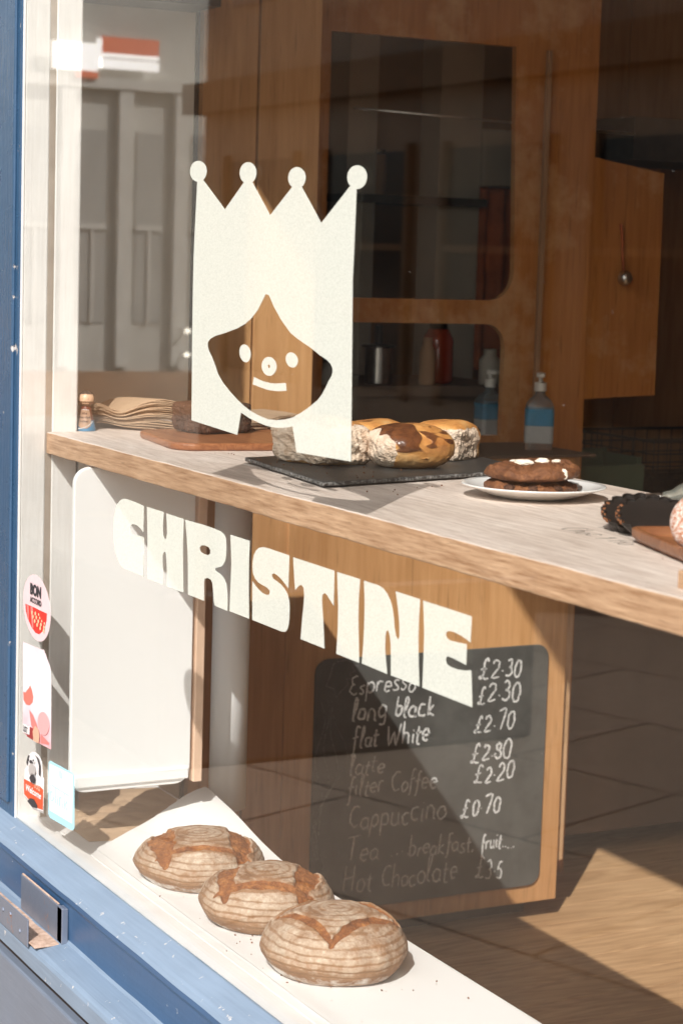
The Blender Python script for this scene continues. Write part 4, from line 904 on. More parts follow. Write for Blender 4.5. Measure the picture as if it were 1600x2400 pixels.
# the menu board on the side of the cabinet
cbd = empty('menu_board', (-.716, 1.31, .43)); tag(cbd, 'handwritten chalk menu board on the plywood cabinet', 'menu board')
bm = bmesh.new(); b2 = bmesh.new(); prism_z(b2, round_rect(1.315, .427, .662, .628, .035), 0, .007, .0015)
merge(bm, b2, Matrix(((0, 0, 1, -.7158), (1, 0, 0, 0), (0, 1, 0, 0), (0, 0, 0, 1))))
under(build('slate', bm, MAT['chalkboard']), cbd)
frame_board = lambda u, v, h: Vector((-.7088+h, u, v))
bm = bmesh.new()
LN = [('EspreSSo', 1.075, .650, .048, .95, 0), ('long black', 1.085, .585, .055, .90, 0), ('flat White', 1.087, .517, .053, .88, 0), ('latte', 1.082, .452, .050, .98, 0),
      ('filter Coffee', 1.080, .398, .050, .86, 0), ('Cappuccino', 1.085, .316, .062, .86, -.01), ('Tea ____', 1.080, .238, .060, .95, 0), ('breakfast, ', 1.255, .230, .050, .85, -.02), ('fruit_____', 1.466, .222, .042, .68, 0), ('Hot Chocolate', 1.074, .158, .060, .80, -.01), ('\u00a33.5', 1.452, .146, .054, .72, 0)]
for i, (t_, u, v, s_, ws, rise) in enumerate(LN):
    handwrite(bm, t_, (u, v), s_, ws, .0019 if i not in (1, 2) else .0025, frame_board, seed=10+i, rise=rise)
for i, (t_, u, v) in enumerate((('\u00a32.30', 1.440, .663), ('\u00a32.30', 1.437, .600), ('\u00a32.70', 1.432, .526), ('\u00a32.80', 1.424, .453), ('\u00a32.20', 1.436, .398), ('\u00a30.70', 1.402, .313))):
    handwrite(bm, t_, (u, v), .048, .92, .0023, frame_board, seed=40+i, rise=.02)
under(build('lettering', bm, MAT['chalk']), cbd)
bm = bmesh.new()
doodle = [(1.045, .735), (1.065, .737), (1.085, .730), (1.10, .738), (1.098, .72), (1.08, .722), (1.09, .708), (1.075, .704), (1.082, .69), (1.068, .69), (1.072, .676), (1.055, .662), (1.04, .645), (1.034, .668), (1.012, .676), (1.022, .70), (1.03, .728), (1.045, .735)]
ribbon(bm, doodle, .0016, frame_board)
for j in range(4):
    ribbon(bm, [(1.0+.012*math.sin(k*.9+j)+.022*j*(.4+.6*math.sin(k*.35)), .64-.028*k) for k in range(15)], .0013, frame_board)
ribbon(bm, [(1.005, .20), (1.02, .23), (1.01, .26), (1.03, .25)], .0014, frame_board)
under(build('faint_drawing', bm, MAT['chalk_faint']), cbd)

# marker writing on the shelf top
bm = bmesh.new()
O_ = Vector((1.425, .232, 1.3627)); eu = Vector((.998, -.063, 0)); ev = Vector((.063, .998, 0))
fs = lambda u, v, h: O_ + eu*u + ev*v + Vector((0, 0, h*.4))
handwrite(bm, 'Choc 1 Ho', (0, 0), .037, .95, .0015, fs, seed=77, slant=.05)
ink_ = build('lettering', bm, MAT['spike']); ink_.parent = sh; ink_.matrix_parent_inverse = Matrix.Translation(-sh.location)
bm = bmesh.new(); handwrite(bm, 'ginger', (-.01, .052), .034, .95, .0010, fs, seed=79, slant=.05) if False else ribbon(bm, [(.0, .060), (.02, .066), (.05, .058), (.085, .067)], .0009, fs)
ik = build('faded_mark', bm, MAT['spike']); ik.parent = sh; ik.matrix_parent_inverse = Matrix.Translation(-sh.location)

# ------------------------------------------------------------------ galvanised keep on the outer sill
br_ = empty('metal_keep', (.30, -.078, .526)); tag(br_, 'rusty galvanised U-shaped keep screwed to the blue sill', 'metal keep')
XL, XR = .205, .418
bm = bmesh.new(); box(bm, XL, XR-.002, -.0605, -.0545, .5300, .5925, .0012); box(bm, XR-.024, XR, -.0605, -.0495, .5300, .5915, .001)
under(build('back_plate', bm, MAT['galv']), br_)
bm = bmesh.new(); box(bm, .02, XR-.035, -.1095, -.1065, .5205, .5685, .001)
fp = under(build('front_plate', bm, MAT['galv']), br_)
for xx, zz in ((.255, .549), (.295, .553), (.345, .538), (.21, .560), (.09, .55)):
    b2 = lathe([(0, 0), (.004, 0), (.0032, .0018), (0, .0022)], 10); bmesh.ops.transform(b2, matrix=Matrix.Translation((xx, -.1096, zz)) @ Matrix.Rotation(R(90), 4, 'X'), verts=b2.verts)
    rv = build('rivet', b2, MAT['galv']); rv.parent = fp
bm = bmesh.new(); box(bm, .02, XR-.006, -.1062, -.0612, .5268, .5296, .0008)
under(build('channel_floor', bm, MAT['rust']), br_)
bm = bmesh.new(); box(bm, XL, XR-.026, -.0590, -.0556, .5926, .5945, .0006); under(build('rust_edge', bm, MAT['rust']), br_)
# ------------------------------------------------------------------ sourdough loaves
def loaf_mesh(name, Rr, H, seed, cuts, squash=(1, 1), dustlow=.6):
    N, Mm = 300, 150
    bm = bmesh.new(); lr = bm.verts.layers.float.new('ring'); ls = bm.verts.layers.float.new('score'); lb = bm.verts.layers.float.new('bake'); ld = bm.verts.layers.float.new('dust')
    off = Vector((seed*3.7, seed*1.3, seed*2.1)); rows = []
    for j in range(Mm+1):
        s = j/Mm
        if s < .18:
            r0 = .80*s/.18; z0 = 0.0; a = -90
        else:
            t = (s-.18)/.82
            a = -50 + 140*t
            ca, sa = math.cos(R(a)), math.sin(R(a))
            r0 = (abs(ca)**.80); z0 = (.34+.66*sa**1.12) if sa > 0 else .34*(1-abs(sa/math.sin(R(50)))**1.5)
            if a < 0: r0 = .80+.20*(1-abs(a/50)**2.0)
        n = 1 if j in (0, Mm) else N
        row = []
        for i in range(n):
            th = 2*math.pi*i/N
            x, y = r0*math.cos(th), r0*math.sin(th)
            d = Vector((x, y, z0))
            lump = .045*noise.noise(d*1.3+off) + .022*noise.noise(d*4+off) + .005*noise.noise(d*14+off)
            k = 1+lump*min(1, r0*2+.3)
            X, Y, Z = x*k*squash[0], y*k*squash[1], z0*(1+lump*.8)
            # score lines
            sc_ = 0.0; lift = 0.0
            if z0 > .30 or a > 0:
                for (p, q, wd, bow) in cuts:
                    p_, q_ = Vector(p), Vector(q); L = (q_-p_); t_ = max(0, min(1, (Vector((x, y))-p_).dot(L)/L.length_squared))
                    nrm = Vector((-L.y, L.x)).normalized()
                    c_ = p_+L*t_+nrm*bow*math.sin(math.pi*t_)
                    dd = (Vector((x, y))-c_); sd_ = dd.dot(nrm); dist = dd.length
                    wloc = wd*(.28+.72*math.sin(math.pi*min(1, max(0, t_)))**.7)*(1+.35*noise.noise(d*7+off))
                    m_ = 1-smooth01(wloc*.75, wloc*1.08, dist)
                    sc_ = max(sc_, m_)
                    lift += (.024 if wd < .13 else .012)*math.exp(-((dist-wloc*1.18)/(.040))**2)*(1 if sd_ < 0 else .25)*math.sin(math.pi*t_)**.5
            crk = noise.noise(Vector((x*2.3, y*2.3, z0*2.0))+off*2.3); crack = max(0, 1-abs(crk)/.018)*(1 if noise.noise(d*1.1+off*3) > .12 else 0)
            hh = z0
            rg = .5+.5*math.sin((r0*50 if a > 40 else (hh*56+6)) + 2.6*noise.noise(d*1.5+off)+.8*noise.noise(d*3.3+off) + .8*noise.noise(d*6+off))
            rg = smooth01(.02, .42, rg)
            groove = .0045*(rg-.5)*(1-sc_)
            dz = -.045*sc_*(1-.35*noise.noise(d*16+off)-.25*noise.noise(d*40+off)) + lift - .010*crack + .006*max(0, noise.noise(d*26+off))
            up = Vector((x*.35, y*.35, .8)).normalized()
            P = Vector((X*Rr, Y*Rr, Z*H)) + up*dz*Rr*1.0 + Vector((x, y, .6)).normalized()*groove*Rr
            v = bm.verts.new(P); v[lr] = rg; v[ls] = max(sc_, .62*crack)
            v[lb] = smooth01(.55, .12, hh)*.6 + .45*max(0, noise.noise(d*2.3+off*1.7)) + .3*(lift > .010)
            v[ld] = dustlow*smooth01(.30, .06, hh)*(.6+.9*max(0, noise.noise(d*3.1+off*.6)))
            row.append(v)
        rows.append(row)
    for A_, B_ in zip(rows, rows[1:]):
        for i in range(N):
            j2 = (i+1) % N
            if len(A_) == 1: bm.faces.new((A_[0], B_[j2], B_[i]))
            elif len(B_) == 1: bm.faces.new((A_[i], A_[j2], B_[0]))
            else: bm.faces.new((A_[i], A_[j2], B_[j2], B_[i]))
    return build(name, bm, MAT['loaf'], None, True)
def square_cuts(h, rot, wd, bow=.04, skip=(), over=.16):
    out = []
    for k in range(4):
        if k in skip: continue
        a = rot+k*math.pi/2; n_ = Vector((math.cos(a), math.sin(a))); t_ = Vector((-n_.y, n_.x))
        p = n_*h - t_*(h+over); q = n_*h + t_*(h+over)
        out.append(((p.x, p.y), (q.x, q.y), wd[k % len(wd)], -bow))
    return out
VA = math.atan2(-.47, .883)       # plan direction from a loaf to the street side viewer
LZ = .6352
l1 = loaf_mesh('sourdough_loaf', .112, .080, 1, square_cuts(.56, VA+.12, (.085, .19, .08, .21), .05), (1.04, .98), .9)
l1.location = (.462, .172, LZ); tag(l1, 'round sourdough loaf farthest from the front, against the raised paper', 'bread loaf', 'sourdough loaves on the window ledge')
l2 = loaf_mesh('sourdough_loaf', .110, .082, 2, square_cuts(.55, VA-.02, (.115, .18, .08, .16), .02), (1.0, 1.0), .5)
l2.location = (.703, .183, LZ); tag(l2, 'middle sourdough loaf with a square of wide orange cuts, between the other two', 'bread loaf', 'sourdough loaves on the window ledge')
l3 = loaf_mesh('sourdough_loaf', .111, .094, 3, square_cuts(.60, VA+.72, (.098, .088, .07, .08), -.06, (), .02), (1.02, 1.0), .85)
l3.location = (.955, .178, LZ); tag(l3, 'largest pale floured loaf nearest the front with a V-shaped cut', 'bread loaf', 'sourdough loaves on the window ledge')

# white paper under the loaves, lifted in the back corner
bm = bmesh.new(); NX, NY = 220, 50; rows = []
for i in range(NX+1):
    row = []
    for j in range(NY+1):
        fy = j/NY; y = .066+.270*fy
        xl = .235-.125*fy+.003*noise.noise(Vector((0, y*220, 0)))
        x = xl+(2.1-xl)*(i/NX)**1.6
        z = .6338+.0006*abs(noise.noise(Vector((x*8, y*8, 0))))
        dx, dy = (x-.155)/.21, (y-.335)/.125
        z += .050*math.exp(-(dx*dx)-(dy*dy)) + .010*math.exp(-((x-xl)/.05)**2)*smooth01(.0, .35, fy)
        z += .0016*smooth01(.03, 0, y-.066)*(1+noise.noise(Vector((x*6, 1, 0))))
        row.append((x, y+.002*noise.noise(Vector((x*5, 0, 4)))*(1-fy), z))
    rows.append(row)
tag(sheet('paper_sheet', rows, .00025, MAT['parchment']), 'white baking paper spread under the three loaves', 'paper')

# crumpled kraft bag on the ledge
bm = bmesh.new(); rows = []; NX, NY = 46, 46
for i in range(NX+1):
    row = []
    for j in range(NY+1):
        u, v = i/NX, j/NY
        x = -.17+.36*u+.05*v; y = .072+.262*v
        if x > .235-.125*v-.004: pass
        z = .6345+.004+.010*abs(noise.noise(Vector((x*11, y*9, 2))))+.006*abs(noise.noise(Vector((x*25, y*20, 5)))) + .010*math.exp(-((u-.75)/.05)**2)*v
        z = .6342 + (z-.6342)*min(1, 6*min(u, 1-u, v, 1-v)+.05)
        row.append((x, y, z))
    rows.append(row)
tag(sheet('paper_bag', rows, .0006, MAT['kraft'], smooth=False), 'crumpled brown paper bag lying flat on the ledge behind the loaves', 'paper bag')

# ------------------------------------------------------------------ on the shelf
SZ = 1.3625
# fanned stack of kraft bags
NB = 22
for k in range(NB):
    f = k/(NB-1); bm = bmesh.new(); rows = []; NY = 90
    rnd = random.Random(100+k); ex = rnd.uniform(-.008, .006); e0 = rnd.uniform(-.006, .006)
    for j in range(NY+1):
        v = j/NY; y = .168+e0*(1-v)+.425*v
        # height of this bag above the shelf along the visible edge
        hill = math.exp(-((v-.21)/.13)**2); tail = smooth01(.0, .10, v)
        lo = .004+.008*math.exp(-((v-.0)/.07)**2)+.003*math.sin(v*16)*math.exp(-v*4)
        hi = .030+.033*hill+.016*math.exp(-(v/.06)**2)-.010*math.exp(-((v-.09)/.05)**2)-.006*smooth01(.5, 1, v)
        z = lo+(hi-lo)*f+.0010*noise.noise(Vector((v*14, k*.9, 0)))+.0006*noise.noise(Vector((v*50, k*1.7, 0)))
        xf = -.045+.205*smooth01(0, .42, v)-.20*smooth01(.52, 1, v)+ex+.006*f*hill+.002*noise.noise(Vector((v*22, k*2.3, 1)))
        row = []
        for xx, dz in ((xf, 0), (xf-.015, .0), (xf-.07, -.002*hill), (xf-.17, -.004*hill-.002)):
            row.append((xx, y, SZ+z+dz*(.3+f)))
        rows.append(row)
    o = sheet('paper_bag', rows, .0011, MAT['kraft'], up=True)
    lb_ = 'brown paper bag in the fanned stack behind the peg doll'
    if k == NB-1: lb_ = 'topmost brown paper bag of the fanned stack on the shelf'
    if k == 0: lb_ = 'lowest brown paper bag of the fanned stack, lying on the shelf'
    tag(o, lb_, 'paper bag', 'kraft bags stacked on the shelf')

# peg doll
pd = empty('peg_doll', (-.014, .131, SZ), VA); tag(pd, 'small painted wooden peg doll with beard and apron at the shelf end', 'doll')
def brad(z): return .0190-.0095*smooth01(0, .046, z)**.8
build('robe', lathe([(0, 0), (.0185, 0), (.0192, .0015)]+[(brad(z), z) for z in (.004, .008, .012, .016, .020)], 40), MAT['peg_blue'], pd, True)
build('shirt', lathe([(brad(.0198)-.0002, .0198)]+[(brad(z), z) for z in (.024, .028, .032, .036, .040, .044)]+[(.0078, .0462), (0, .0464)], 40), MAT['peg_shirt'], pd, True)
def wrap(u, z, h=0.0):
    r = brad(z)+h; a = u/brad(z); return Vector((r*math.cos(a), r*math.sin(a), z))
bm = bmesh.new(); rows = []
for i in range(25):
    t = i/24; z = .0055+.0345*t; hw = .0150*math.sin(math.pi*(.16+.70*(1-t)*.85+.1*t))**.8*(1 if t > .12 else (.45+.55*t/.12)); hw *= (1-.28*t)
    rows.append([bm.verts.new(wrap(hw*s-.0015, z, .0004)) for s in [k/8-1 for k in range(17)]])
for a_, b_ in zip(rows, rows[1:]):
    for k in range(16): bm.faces.new((a_[k], a_[k+1], b_[k+1], b_[k]))
bmesh.ops.solidify(bm, geom=list(bm.faces), thickness=.0004)
ap = build('apron', bm, MAT['peg_apron'], pd, True)
bm = bmesh.new()
for i in range(12):
    t = i/11; p = wrap(-.0125+.0265*t, .0050+.0125*t**2.2, .0008); b2 = bmesh.new(); bmesh.ops.create_icosphere(b2, subdivisions=2, radius=.00115); build('bead', b2, MAT['peg_white'], ap, True, p)
for i in range(5):
    p = wrap(-.006+.0027*i, .0398+.0004*math.sin(i), .0008); b2 = bmesh.new(); bmesh.ops.create_icosphere(b2, subdivisions=2, radius=.0010); build('bead', b2, MAT['peg_white'], ap, True, p)
bm.free()
bm = bmesh.new()
for i, (t_, zz, wdt) in enumerate((('the', .0315, .0085), ('bearded', .0242, .0165), ('baker', .0168, .0140))):
    me = text_mesh(t_, .0058, .0, .00012, 'CENTER', 0, 1.15)
    for v in me.vertices: v.co = wrap(v.co.x-.0012, v.co.y+zz, .0010)
    bm.from_mesh(me); bpy.data.meshes.remove(me)
bmesh.ops.solidify(bm, geom=list(bm.faces), thickness=.0002)
build('lettering', bm, MAT['peg_ink'], ap)
bm = bmesh.new(); bmesh.ops.create_uvsphere(bm, u_segments=36, v_segments=24, radius=.0157)
for v in bm.verts: v.co.z *= .95
hdp = build('head', bm, MAT['peg_skin'], pd, True, (0, 0, .0598))
def shell(name, test, m, grow):
    b = bmesh.new(); bmesh.ops.create_uvsphere(b, u_segments=64, v_segments=44, radius=.0157+grow)
    for v in b.verts: v.co.z *= .95
    bmesh.ops.delete(b, geom=[f for f in b.faces if not test(f.calc_center_median().normalized())], context='FACES')
    o = build(name, b, m, hdp, True); return o
shell('hair', lambda n: (n.z > .58 and n.x < .78) or (n.x < .12 and n.z > -.55) or (n.x < .35 and abs(n.y) > .80 and n.z > -.3), MAT['peg_hair'], .0005)
shell('beard', lambda n: (n.x > .1 and n.z < -.30 and (n.z < -.58 or abs(n.y) > .42 or n.z > -.38)) and n.z > -.93, MAT['peg_beard'], .0004)
for s_ in (-1, 1):
    bm = bmesh.new(); bmesh.ops.create_icosphere(bm, subdivisions=1, radius=.0009); build('eye', bm, MAT['peg_hair'], hdp, True, (.0149, s_*.0052, .0005))

# acacia board with the brownie
bm = bmesh.new(); prism_z(bm, round_rect(.268, .312, .285, .305, .045, R(-8)), 0, .0135, .0045)
tag(build('serving_board', bm, MAT['brownie_board'], smooth=False, loc=(0, 0, SZ)), 'rounded reddish wooden board under the brownie', 'board')
def chunk(name, lx, ly, lz, seed, m, amp=.08, bev=.18, sub=5, ragged=.0):
    bm = bmesh.new(); bmesh.ops.create_cube(bm, size=2.0)
    bmesh.ops.subdivide_edges(bm, edges=list(bm.edges), cuts=34, use_grid_fill=True)
    off = Vector((seed*5.1, seed*2.3, seed))
    for v in bm.verts:
        p = v.co.copy()
        q = Vector([math.copysign(abs(c)**1.0, c) for c in p]); r = (abs(q.x)**8+abs(q.y)**8+abs(q.z)**8)**(1/8)
        q = q/r*(1-bev*.0) if r > 0 else q
        d = q + q.normalized()*(amp*noise.noise(q*1.7+off)+amp*.55*noise.noise(q*5+off)+amp*.35*noise.noise(q*13+off)+amp*.25*noise.noise(q*27+off))
        v.co = Vector((d.x*lx/2, d.y*ly/2, max(0, (d.z+1)*lz/2) if q.z > -.98 else 0.0))
    return bm
bw = build('brownie', chunk('b', .105, .115, .055, 4, MAT['brownie'], .07), MAT['brownie'], smooth=True, loc=(.185, .298, SZ+.0138))
bw.rotation_euler = (0, 0, R(14)); tag(bw, 'thick dark chocolate brownie square on the reddish board', 'brownie')

# slate and buns
bm = bmesh.new(); b2 = bmesh.new()
quad = [Vector((.590, .178)), Vector((.952, .136)), (Vector((.845, .570))), Vector((.50, .60))]
pts = []
for i in range(4):
    a, b = quad[i], quad[(i+1) % 4]
    for k in range(40):
        t = k/40; p = a+(b-a)*t; n_ = Vector(((b-a).y, -(b-a).x)).normalized()
        pts.append(tuple(p+n_*(.0022*noise.noise(Vector((t*9, i*4, 0)))+.0014*noise.noise(Vector((t*34, i*7, 1))))))
prism_z(b2, pts, .003, .0095, .0016); merge(bm, b2)
for (px_, py_) in ((.63, .22), (.90, .20), (.80, .52), (.55, .55)):
    b2 = lathe([(0, 0), (.006, 0), (.006, .0032), (0, .0032)], 12, c=(px_, py_, 0)); merge(bm, b2)
tag(build('slate_board', bm, MAT['slate'], loc=(0, 0, SZ)), 'black slate serving board with rough edges under the buns', 'slate board')
TZ = SZ+.0096
def bun(name, lx, ly, lz, seed, crustf, chocf, amp=.10, dome=.35, p_=6, cuts=64):
    bm = bmesh.new(); bmesh.ops.create_cube(bm, size=2.0)
    bmesh.ops.subdivide_edges(bm, edges=list(bm.edges), cuts=cuts, use_grid_fill=True)
    lc = bm.verts.layers.float.new('crust'); lch = bm.verts.layers.float.new('choc'); off = Vector((seed*4.1, seed*1.9, seed*.7))
    for v in bm.verts:
        q = v.co.copy(); r = (abs(q.x)**p_+abs(q.y)**p_+abs(q.z)**p_)**(1/p_); q = q/r
        c_ = crustf(q, noise.noise(q*3+off)); h_ = chocf(q, noise.noise(q*2.2+off*1.4))
        rough = 1-c_*.72
        tear = noise.noise(q*3.1+off); tear2 = noise.noise(Vector((q.x*9, q.y*9, q.z*4.5))+off); t3 = noise.noise(Vector((q.x*22, q.y*22, q.z*14))+off)
        fib = noise.noise(Vector((q.x*7+q.z*1.5, q.y*7, q.z*2.2))+off)
        d = q*(1+amp*.9*noise.noise(q*1.2+off)) + q.normalized()*rough*amp*.45*fib + q.normalized()*rough*(amp*.28*tear+amp*.22*tear2+amp*.26*t3+amp*.20*noise.noise(q*34+off)) + q.normalized()*.030*h_
        z = d.z
        if z > 0: z = z*(1-dome*(d.x*d.x+d.y*d.y)*.5)
        v.co = Vector((d.x*lx/2, d.y*ly/2, max(.0, (z+.95)*lz/1.95))); v[lc] = c_; v[lch] = h_
    return build(name, bm, MAT['bun'], smooth=True)
ba = bun('bread_bun', .150, .110, .074, 1, lambda q, n: smooth01(.80, .95, q.z+n*.12)*.95 + smooth01(-.80, -.92, q.z+.06*n)*.8 + smooth01(.78, .96, -q.x+n*.14)*.9, lambda q, n: 0.0, .13, .40, 5.0)
ba.location = (.684, .268, TZ); ba.rotation_euler = (0, 0, R(17)); tag(ba, 'torn white-crumbed bun at the left end of the slate', 'bun', 'buns on the slate')
def cB(q, n):     # torn crumb face on one side, baked dome on the rest
    return 1-smooth01(.46, .60, -q.x*.20-q.y*.98+n*.10)
def chB(q, n):
    edge = smooth01(.42, .26, abs(q.y+.46+.25*n))*smooth01(-.25+.5*n, .15+.5*n, q.z)          # poured over the shoulder of the tear
    d = math.hypot(q.x-.25, q.y-.25); swirl = (.5+.5*math.sin(d*13+math.atan2(q.y-.3, q.x-.3)))*smooth01(.85, .55, d)*smooth01(.1, .5, q.z)
    spot = smooth01(.30, .42, noise.noise(Vector((q.x*3.1, q.y*3.1, q.z*3.1+4))))*.8
    return max(edge, swirl*.8*smooth01(.0, .3, n+.1), spot*.8*(q.y > -.2))
bb = bun('chocolate_bun', .125, .130, .070, 2, cB, chB, .075, .60, 3.0)
bb.location = (.775, .378, TZ); bb.rotation_euler = (0, 0, R(-4)); tag(bb, 'glossy golden bun drizzled with chocolate on the slate', 'bun', 'buns on the slate')
bc = bun('bread_bun', .085, .100, .064, 3, lambda q, n: smooth01(.66, .86, q.z+n*.12)+smooth01(.5, .8, q.y+n*.1)*.8, lambda q, n: 0.0, .13, .25)
bc.location = (.665, .512, TZ); bc.rotation_euler = (0, 0, R(30)); tag(bc, 'torn bun behind the chocolate bun with browned top', 'bun', 'buns on the slate')
bd = bun('bread_bun', .08, .09, .062, 5, lambda q, n: smooth01(.5, .8, q.z+n*.12)+smooth01(.4, .8, -q.x)*.7, lambda q, n: smooth01(.3, .6, n+q.z*.4-.2)*.6, .12, .3)
bd.location = (.618, .400, TZ); bd.rotation_euler = (0, 0, R(10)); tag(bd, 'bun mostly hidden behind the emblem, between the other buns', 'bun', 'buns on the slate')

# plate of cookies
PX, PY = 1.118, .392
pl = build('dinner_plate', lathe([(0, .0045), (.050, .0045), (.064, .008), (.094, .0185), (.1035, .0215), (.1050, .0228), (.1042, .0240), (.0965, .0228), (.066, .0125), (.054, .0090), (0, .0085)], 96)
           , MAT['porcelain'], smooth=True, loc=(PX, PY, SZ-.0040)); tag(pl, 'white china plate holding two stacked chocolate cookies', 'plate')
def cookie(name, r, h, seed):
    N, K = 120, 40; bm = bmesh.new(); rows = []; off = Vector((seed*3, seed, 2))
    for j in range(K+1):
        a = -90+180*j/K; ca, sa = math.cos(R(a)), math.sin(R(a)); rr = abs(ca)**.42; zz = .5+.5*math.copysign(abs(sa)**.75, sa)
        row = []
        for i in range(1 if j in (0, K) else N):
            th = 2*math.pi*i/N; d = Vector((rr*math.cos(th), rr*math.sin(th), zz*.4))
            k = 1+.06*noise.noise(d*1.4+off)+.045*noise.noise(d*4+off)+.022*noise.noise(d*11+off)+.012*noise.noise(d*24+off)
            row.append(bm.verts.new((d.x*k*r, d.y*k*r, zz*h*(1+.20*noise.noise(d*2.2+off)+.24*noise.noise(d*5+off)+.14*noise.noise(d*13+off)+.07*noise.noise(d*30+off)))))
        rows.append(row)
    for A_, B_ in zip(rows, rows[1:]):
        for i in range(N):
            j2 = (i+1) % N
            if len(A_) == 1: bm.faces.new((A_[0], B_[j2], B_[i]))
            elif len(B_) == 1: bm.faces.new((A_[i], A_[j2], B_[0]))
            else: bm.faces.new((A_[i], A_[j2], B_[j2], B_[i]))
    return build(name, bm, MAT['cookie'], smooth=True)
def blob(name, r, seed, m, parent, loc, sc=(1, 1, 1)):
    bm = bmesh.new(); bmesh.ops.create_icosphere(bm, subdivisions=4, radius=r)
    for v in bm.verts:
        v.co *= 1+.28*noise.noise(v.co/r*1.3+Vector((seed*7, 0, 0)))+.12*noise.noise(v.co/r*4+Vector((0, seed*5, 0))); v.co = Vector((v.co.x*sc[0], v.co.y*sc[1], v.co.z*sc[2]))
    o = build(name, bm, m, parent, True, loc); return o
c1 = cookie('chocolate_cookie', .067, .020, 1); c1.location = (PX-.005, PY-.002, SZ+.0050); tag(c1, 'lower dark chocolate cookie of the pair on the white plate', 'cookie', 'cookies on the white plate')
for i, (a, r_) in enumerate(((-60, .063), (-28, .062), (5, .062))):
    blob('chocolate_chunk', .007, i, MAT['brownie'], c1, (r_*math.cos(R(a)), r_*math.sin(R(a)), .013), (1.2, 1.2, .7))
c2 = cookie('chocolate_cookie', .069, .023, 2); c2.location = (PX-.004, PY+.001, SZ+.0262); c2.rotation_euler = (R(1.5), R(-2), .6); tag(c2, 'upper chocolate cookie with toasted marshmallow on its top', 'cookie', 'cookies on the white plate')
for i, (x_, y_, z_, r_, sc_) in enumerate(((-.010, -.012, .0245, .011, (1.5, .8, .5)), (.010, .012, .0255, .009, (1.2, .8, .5)), (-.034, .008, .0235, .006, (1, .8, .5)), (.026, .026, .0235, .007, (1, 1, .5)), (.059, -.026, .012, .0065, (.8, .8, 1.2)))):
    blob('marshmallow', r_, 11+i, MAT['marshmallow'], c2, (x_, y_, z_), sc_)
tag(blob('cookie_crumb', .0035, 31, MAT['cookie'], None, (.935, .455, SZ+.002)), 'tiny brown crumb on the oak beside the plate', 'crumb')

# scalloped tarts, leaning
def tart(name, r, seed):
    N = 150; bm = bmesh.new()
    def ring(rr, z, sc): return [bm.verts.new(((rr+sc*abs(math.sin(9*a))*.006-.003)*math.cos(a)*1.0, (rr+sc*abs(math.sin(9*a))*.006-.003)*math.sin(a), z)) for a in [2*math.pi*i/N for i in range(N)]]
    rows = [ring(r*.80, 0, .6), ring(r*.98, .012, 1), ring(r*1.0, .0165, 1), ring(r*.965, .0165, 1), ring(r*.95, .0135, 1)]
    for A_, B_ in zip(rows, rows[1:]):
        for i in range(N): bm.faces.new((A_[i], A_[(i+1) % N], B_[(i+1) % N], B_[i]))
    bm.faces.new(rows[0][::-1]); bm.faces.new(rows[-1])
    return build(name, bm, MAT['black_tin'], smooth=False)
def tart_full(loc, r, seed, rot, label):
    root = empty('scalloped_tart', loc); tag(root, label, 'tart', 'dark tarts leaning by the wooden tray'); root.rotation_euler = (Vector((.883*math.sin(R(rot)), -.47*math.sin(R(rot)), math.cos(R(rot))))).to_track_quat('Z', 'Y').to_euler()
    t_ = tart('crust', r, seed); t_.parent = root; t_.data.materials.clear(); t_.data.materials.append(MAT['choc_glaze'])
    bm = bmesh.new(); N = 120
    vs_ = [bm.verts.new(((r*.945-.003+abs(math.sin(9*a))*.006)*math.cos(a), (r*.945-.003+abs(math.sin(9*a))*.006)*math.sin(a), .0138)) for a in [2*math.pi*i/N for i in range(N)]]
    c_ = bm.verts.new((0, 0, .0152))
    for i in range(N): bm.faces.new((vs_[i], vs_[(i+1) % N], c_))
    build('glaze', bm, MAT['choc_glaze'], root, True)
    for i in range(7):
        blob('crumb', .0032, 50+seed*9+i, MAT['tart_crust'], root, ((-r*.985)*math.cos(R(-22+9*i)), r*.985*math.sin(R(-22+9*i)), .013), (1, 1, .8))
    return root
# ------------------------------------------------------------------ tray, doughnut, jar at the right
ry = R(-17)
bm = bmesh.new(); o_ = round_rect(0, 0, .34, .25, .022, 0, 8); i_ = round_rect(0, 0, .326, .236, .016, 0, 8)
def lvl(p, z): return [bm.verts.new((x, y, z)) for x, y in p]
a0 = lvl(round_rect(0, 0, .322, .232, .018, 0, 8), 0); a1 = lvl(o_, .008); a2 = lvl(o_, .019); a3 = lvl(i_, .019); a4 = lvl(round_rect(0, 0, .314, .224, .014, 0, 8), .0075)
for A_, B_ in ((a0, a1), (a1, a2), (a2, a3), (a3, a4)):
    n_ = len(A_)
    for i in range(n_): bm.faces.new((A_[i], A_[(i+1) % n_], B_[(i+1) % n_], B_[i]))
bm.faces.new(a0[::-1]); bm.faces.new(a4)
tr_ = build('wooden_tray', bm, MAT['tray'], loc=(1.747, .322, SZ)); tr_.rotation_euler = (0, 0, ry)
md = tr_.modifiers.new('soft', 'BEVEL'); md.width = .0025; md.segments = 2; md.limit_method = 'ANGLE'
tag(tr_, 'dark brown wooden tray with a raised rim under the sugared doughnut', 'tray')
bm = bmesh.new(); N1, N2 = 64, 32; RR, rr = .0195, .0160
g_ = [[None]*N2 for _ in range(N1)]
for i in range(N1):
    for j in range(N2):
        a, b = 2*math.pi*i/N1, 2*math.pi*j/N2; k = 1+.03*noise.noise(Vector((math.cos(a)*2, math.sin(a)*2, math.cos(b)*2)))
        g_[i][j] = bm.verts.new(((RR+rr*math.cos(b)*k)*math.cos(a), (RR+rr*math.cos(b)*k)*math.sin(a), rr*math.sin(b)*k))
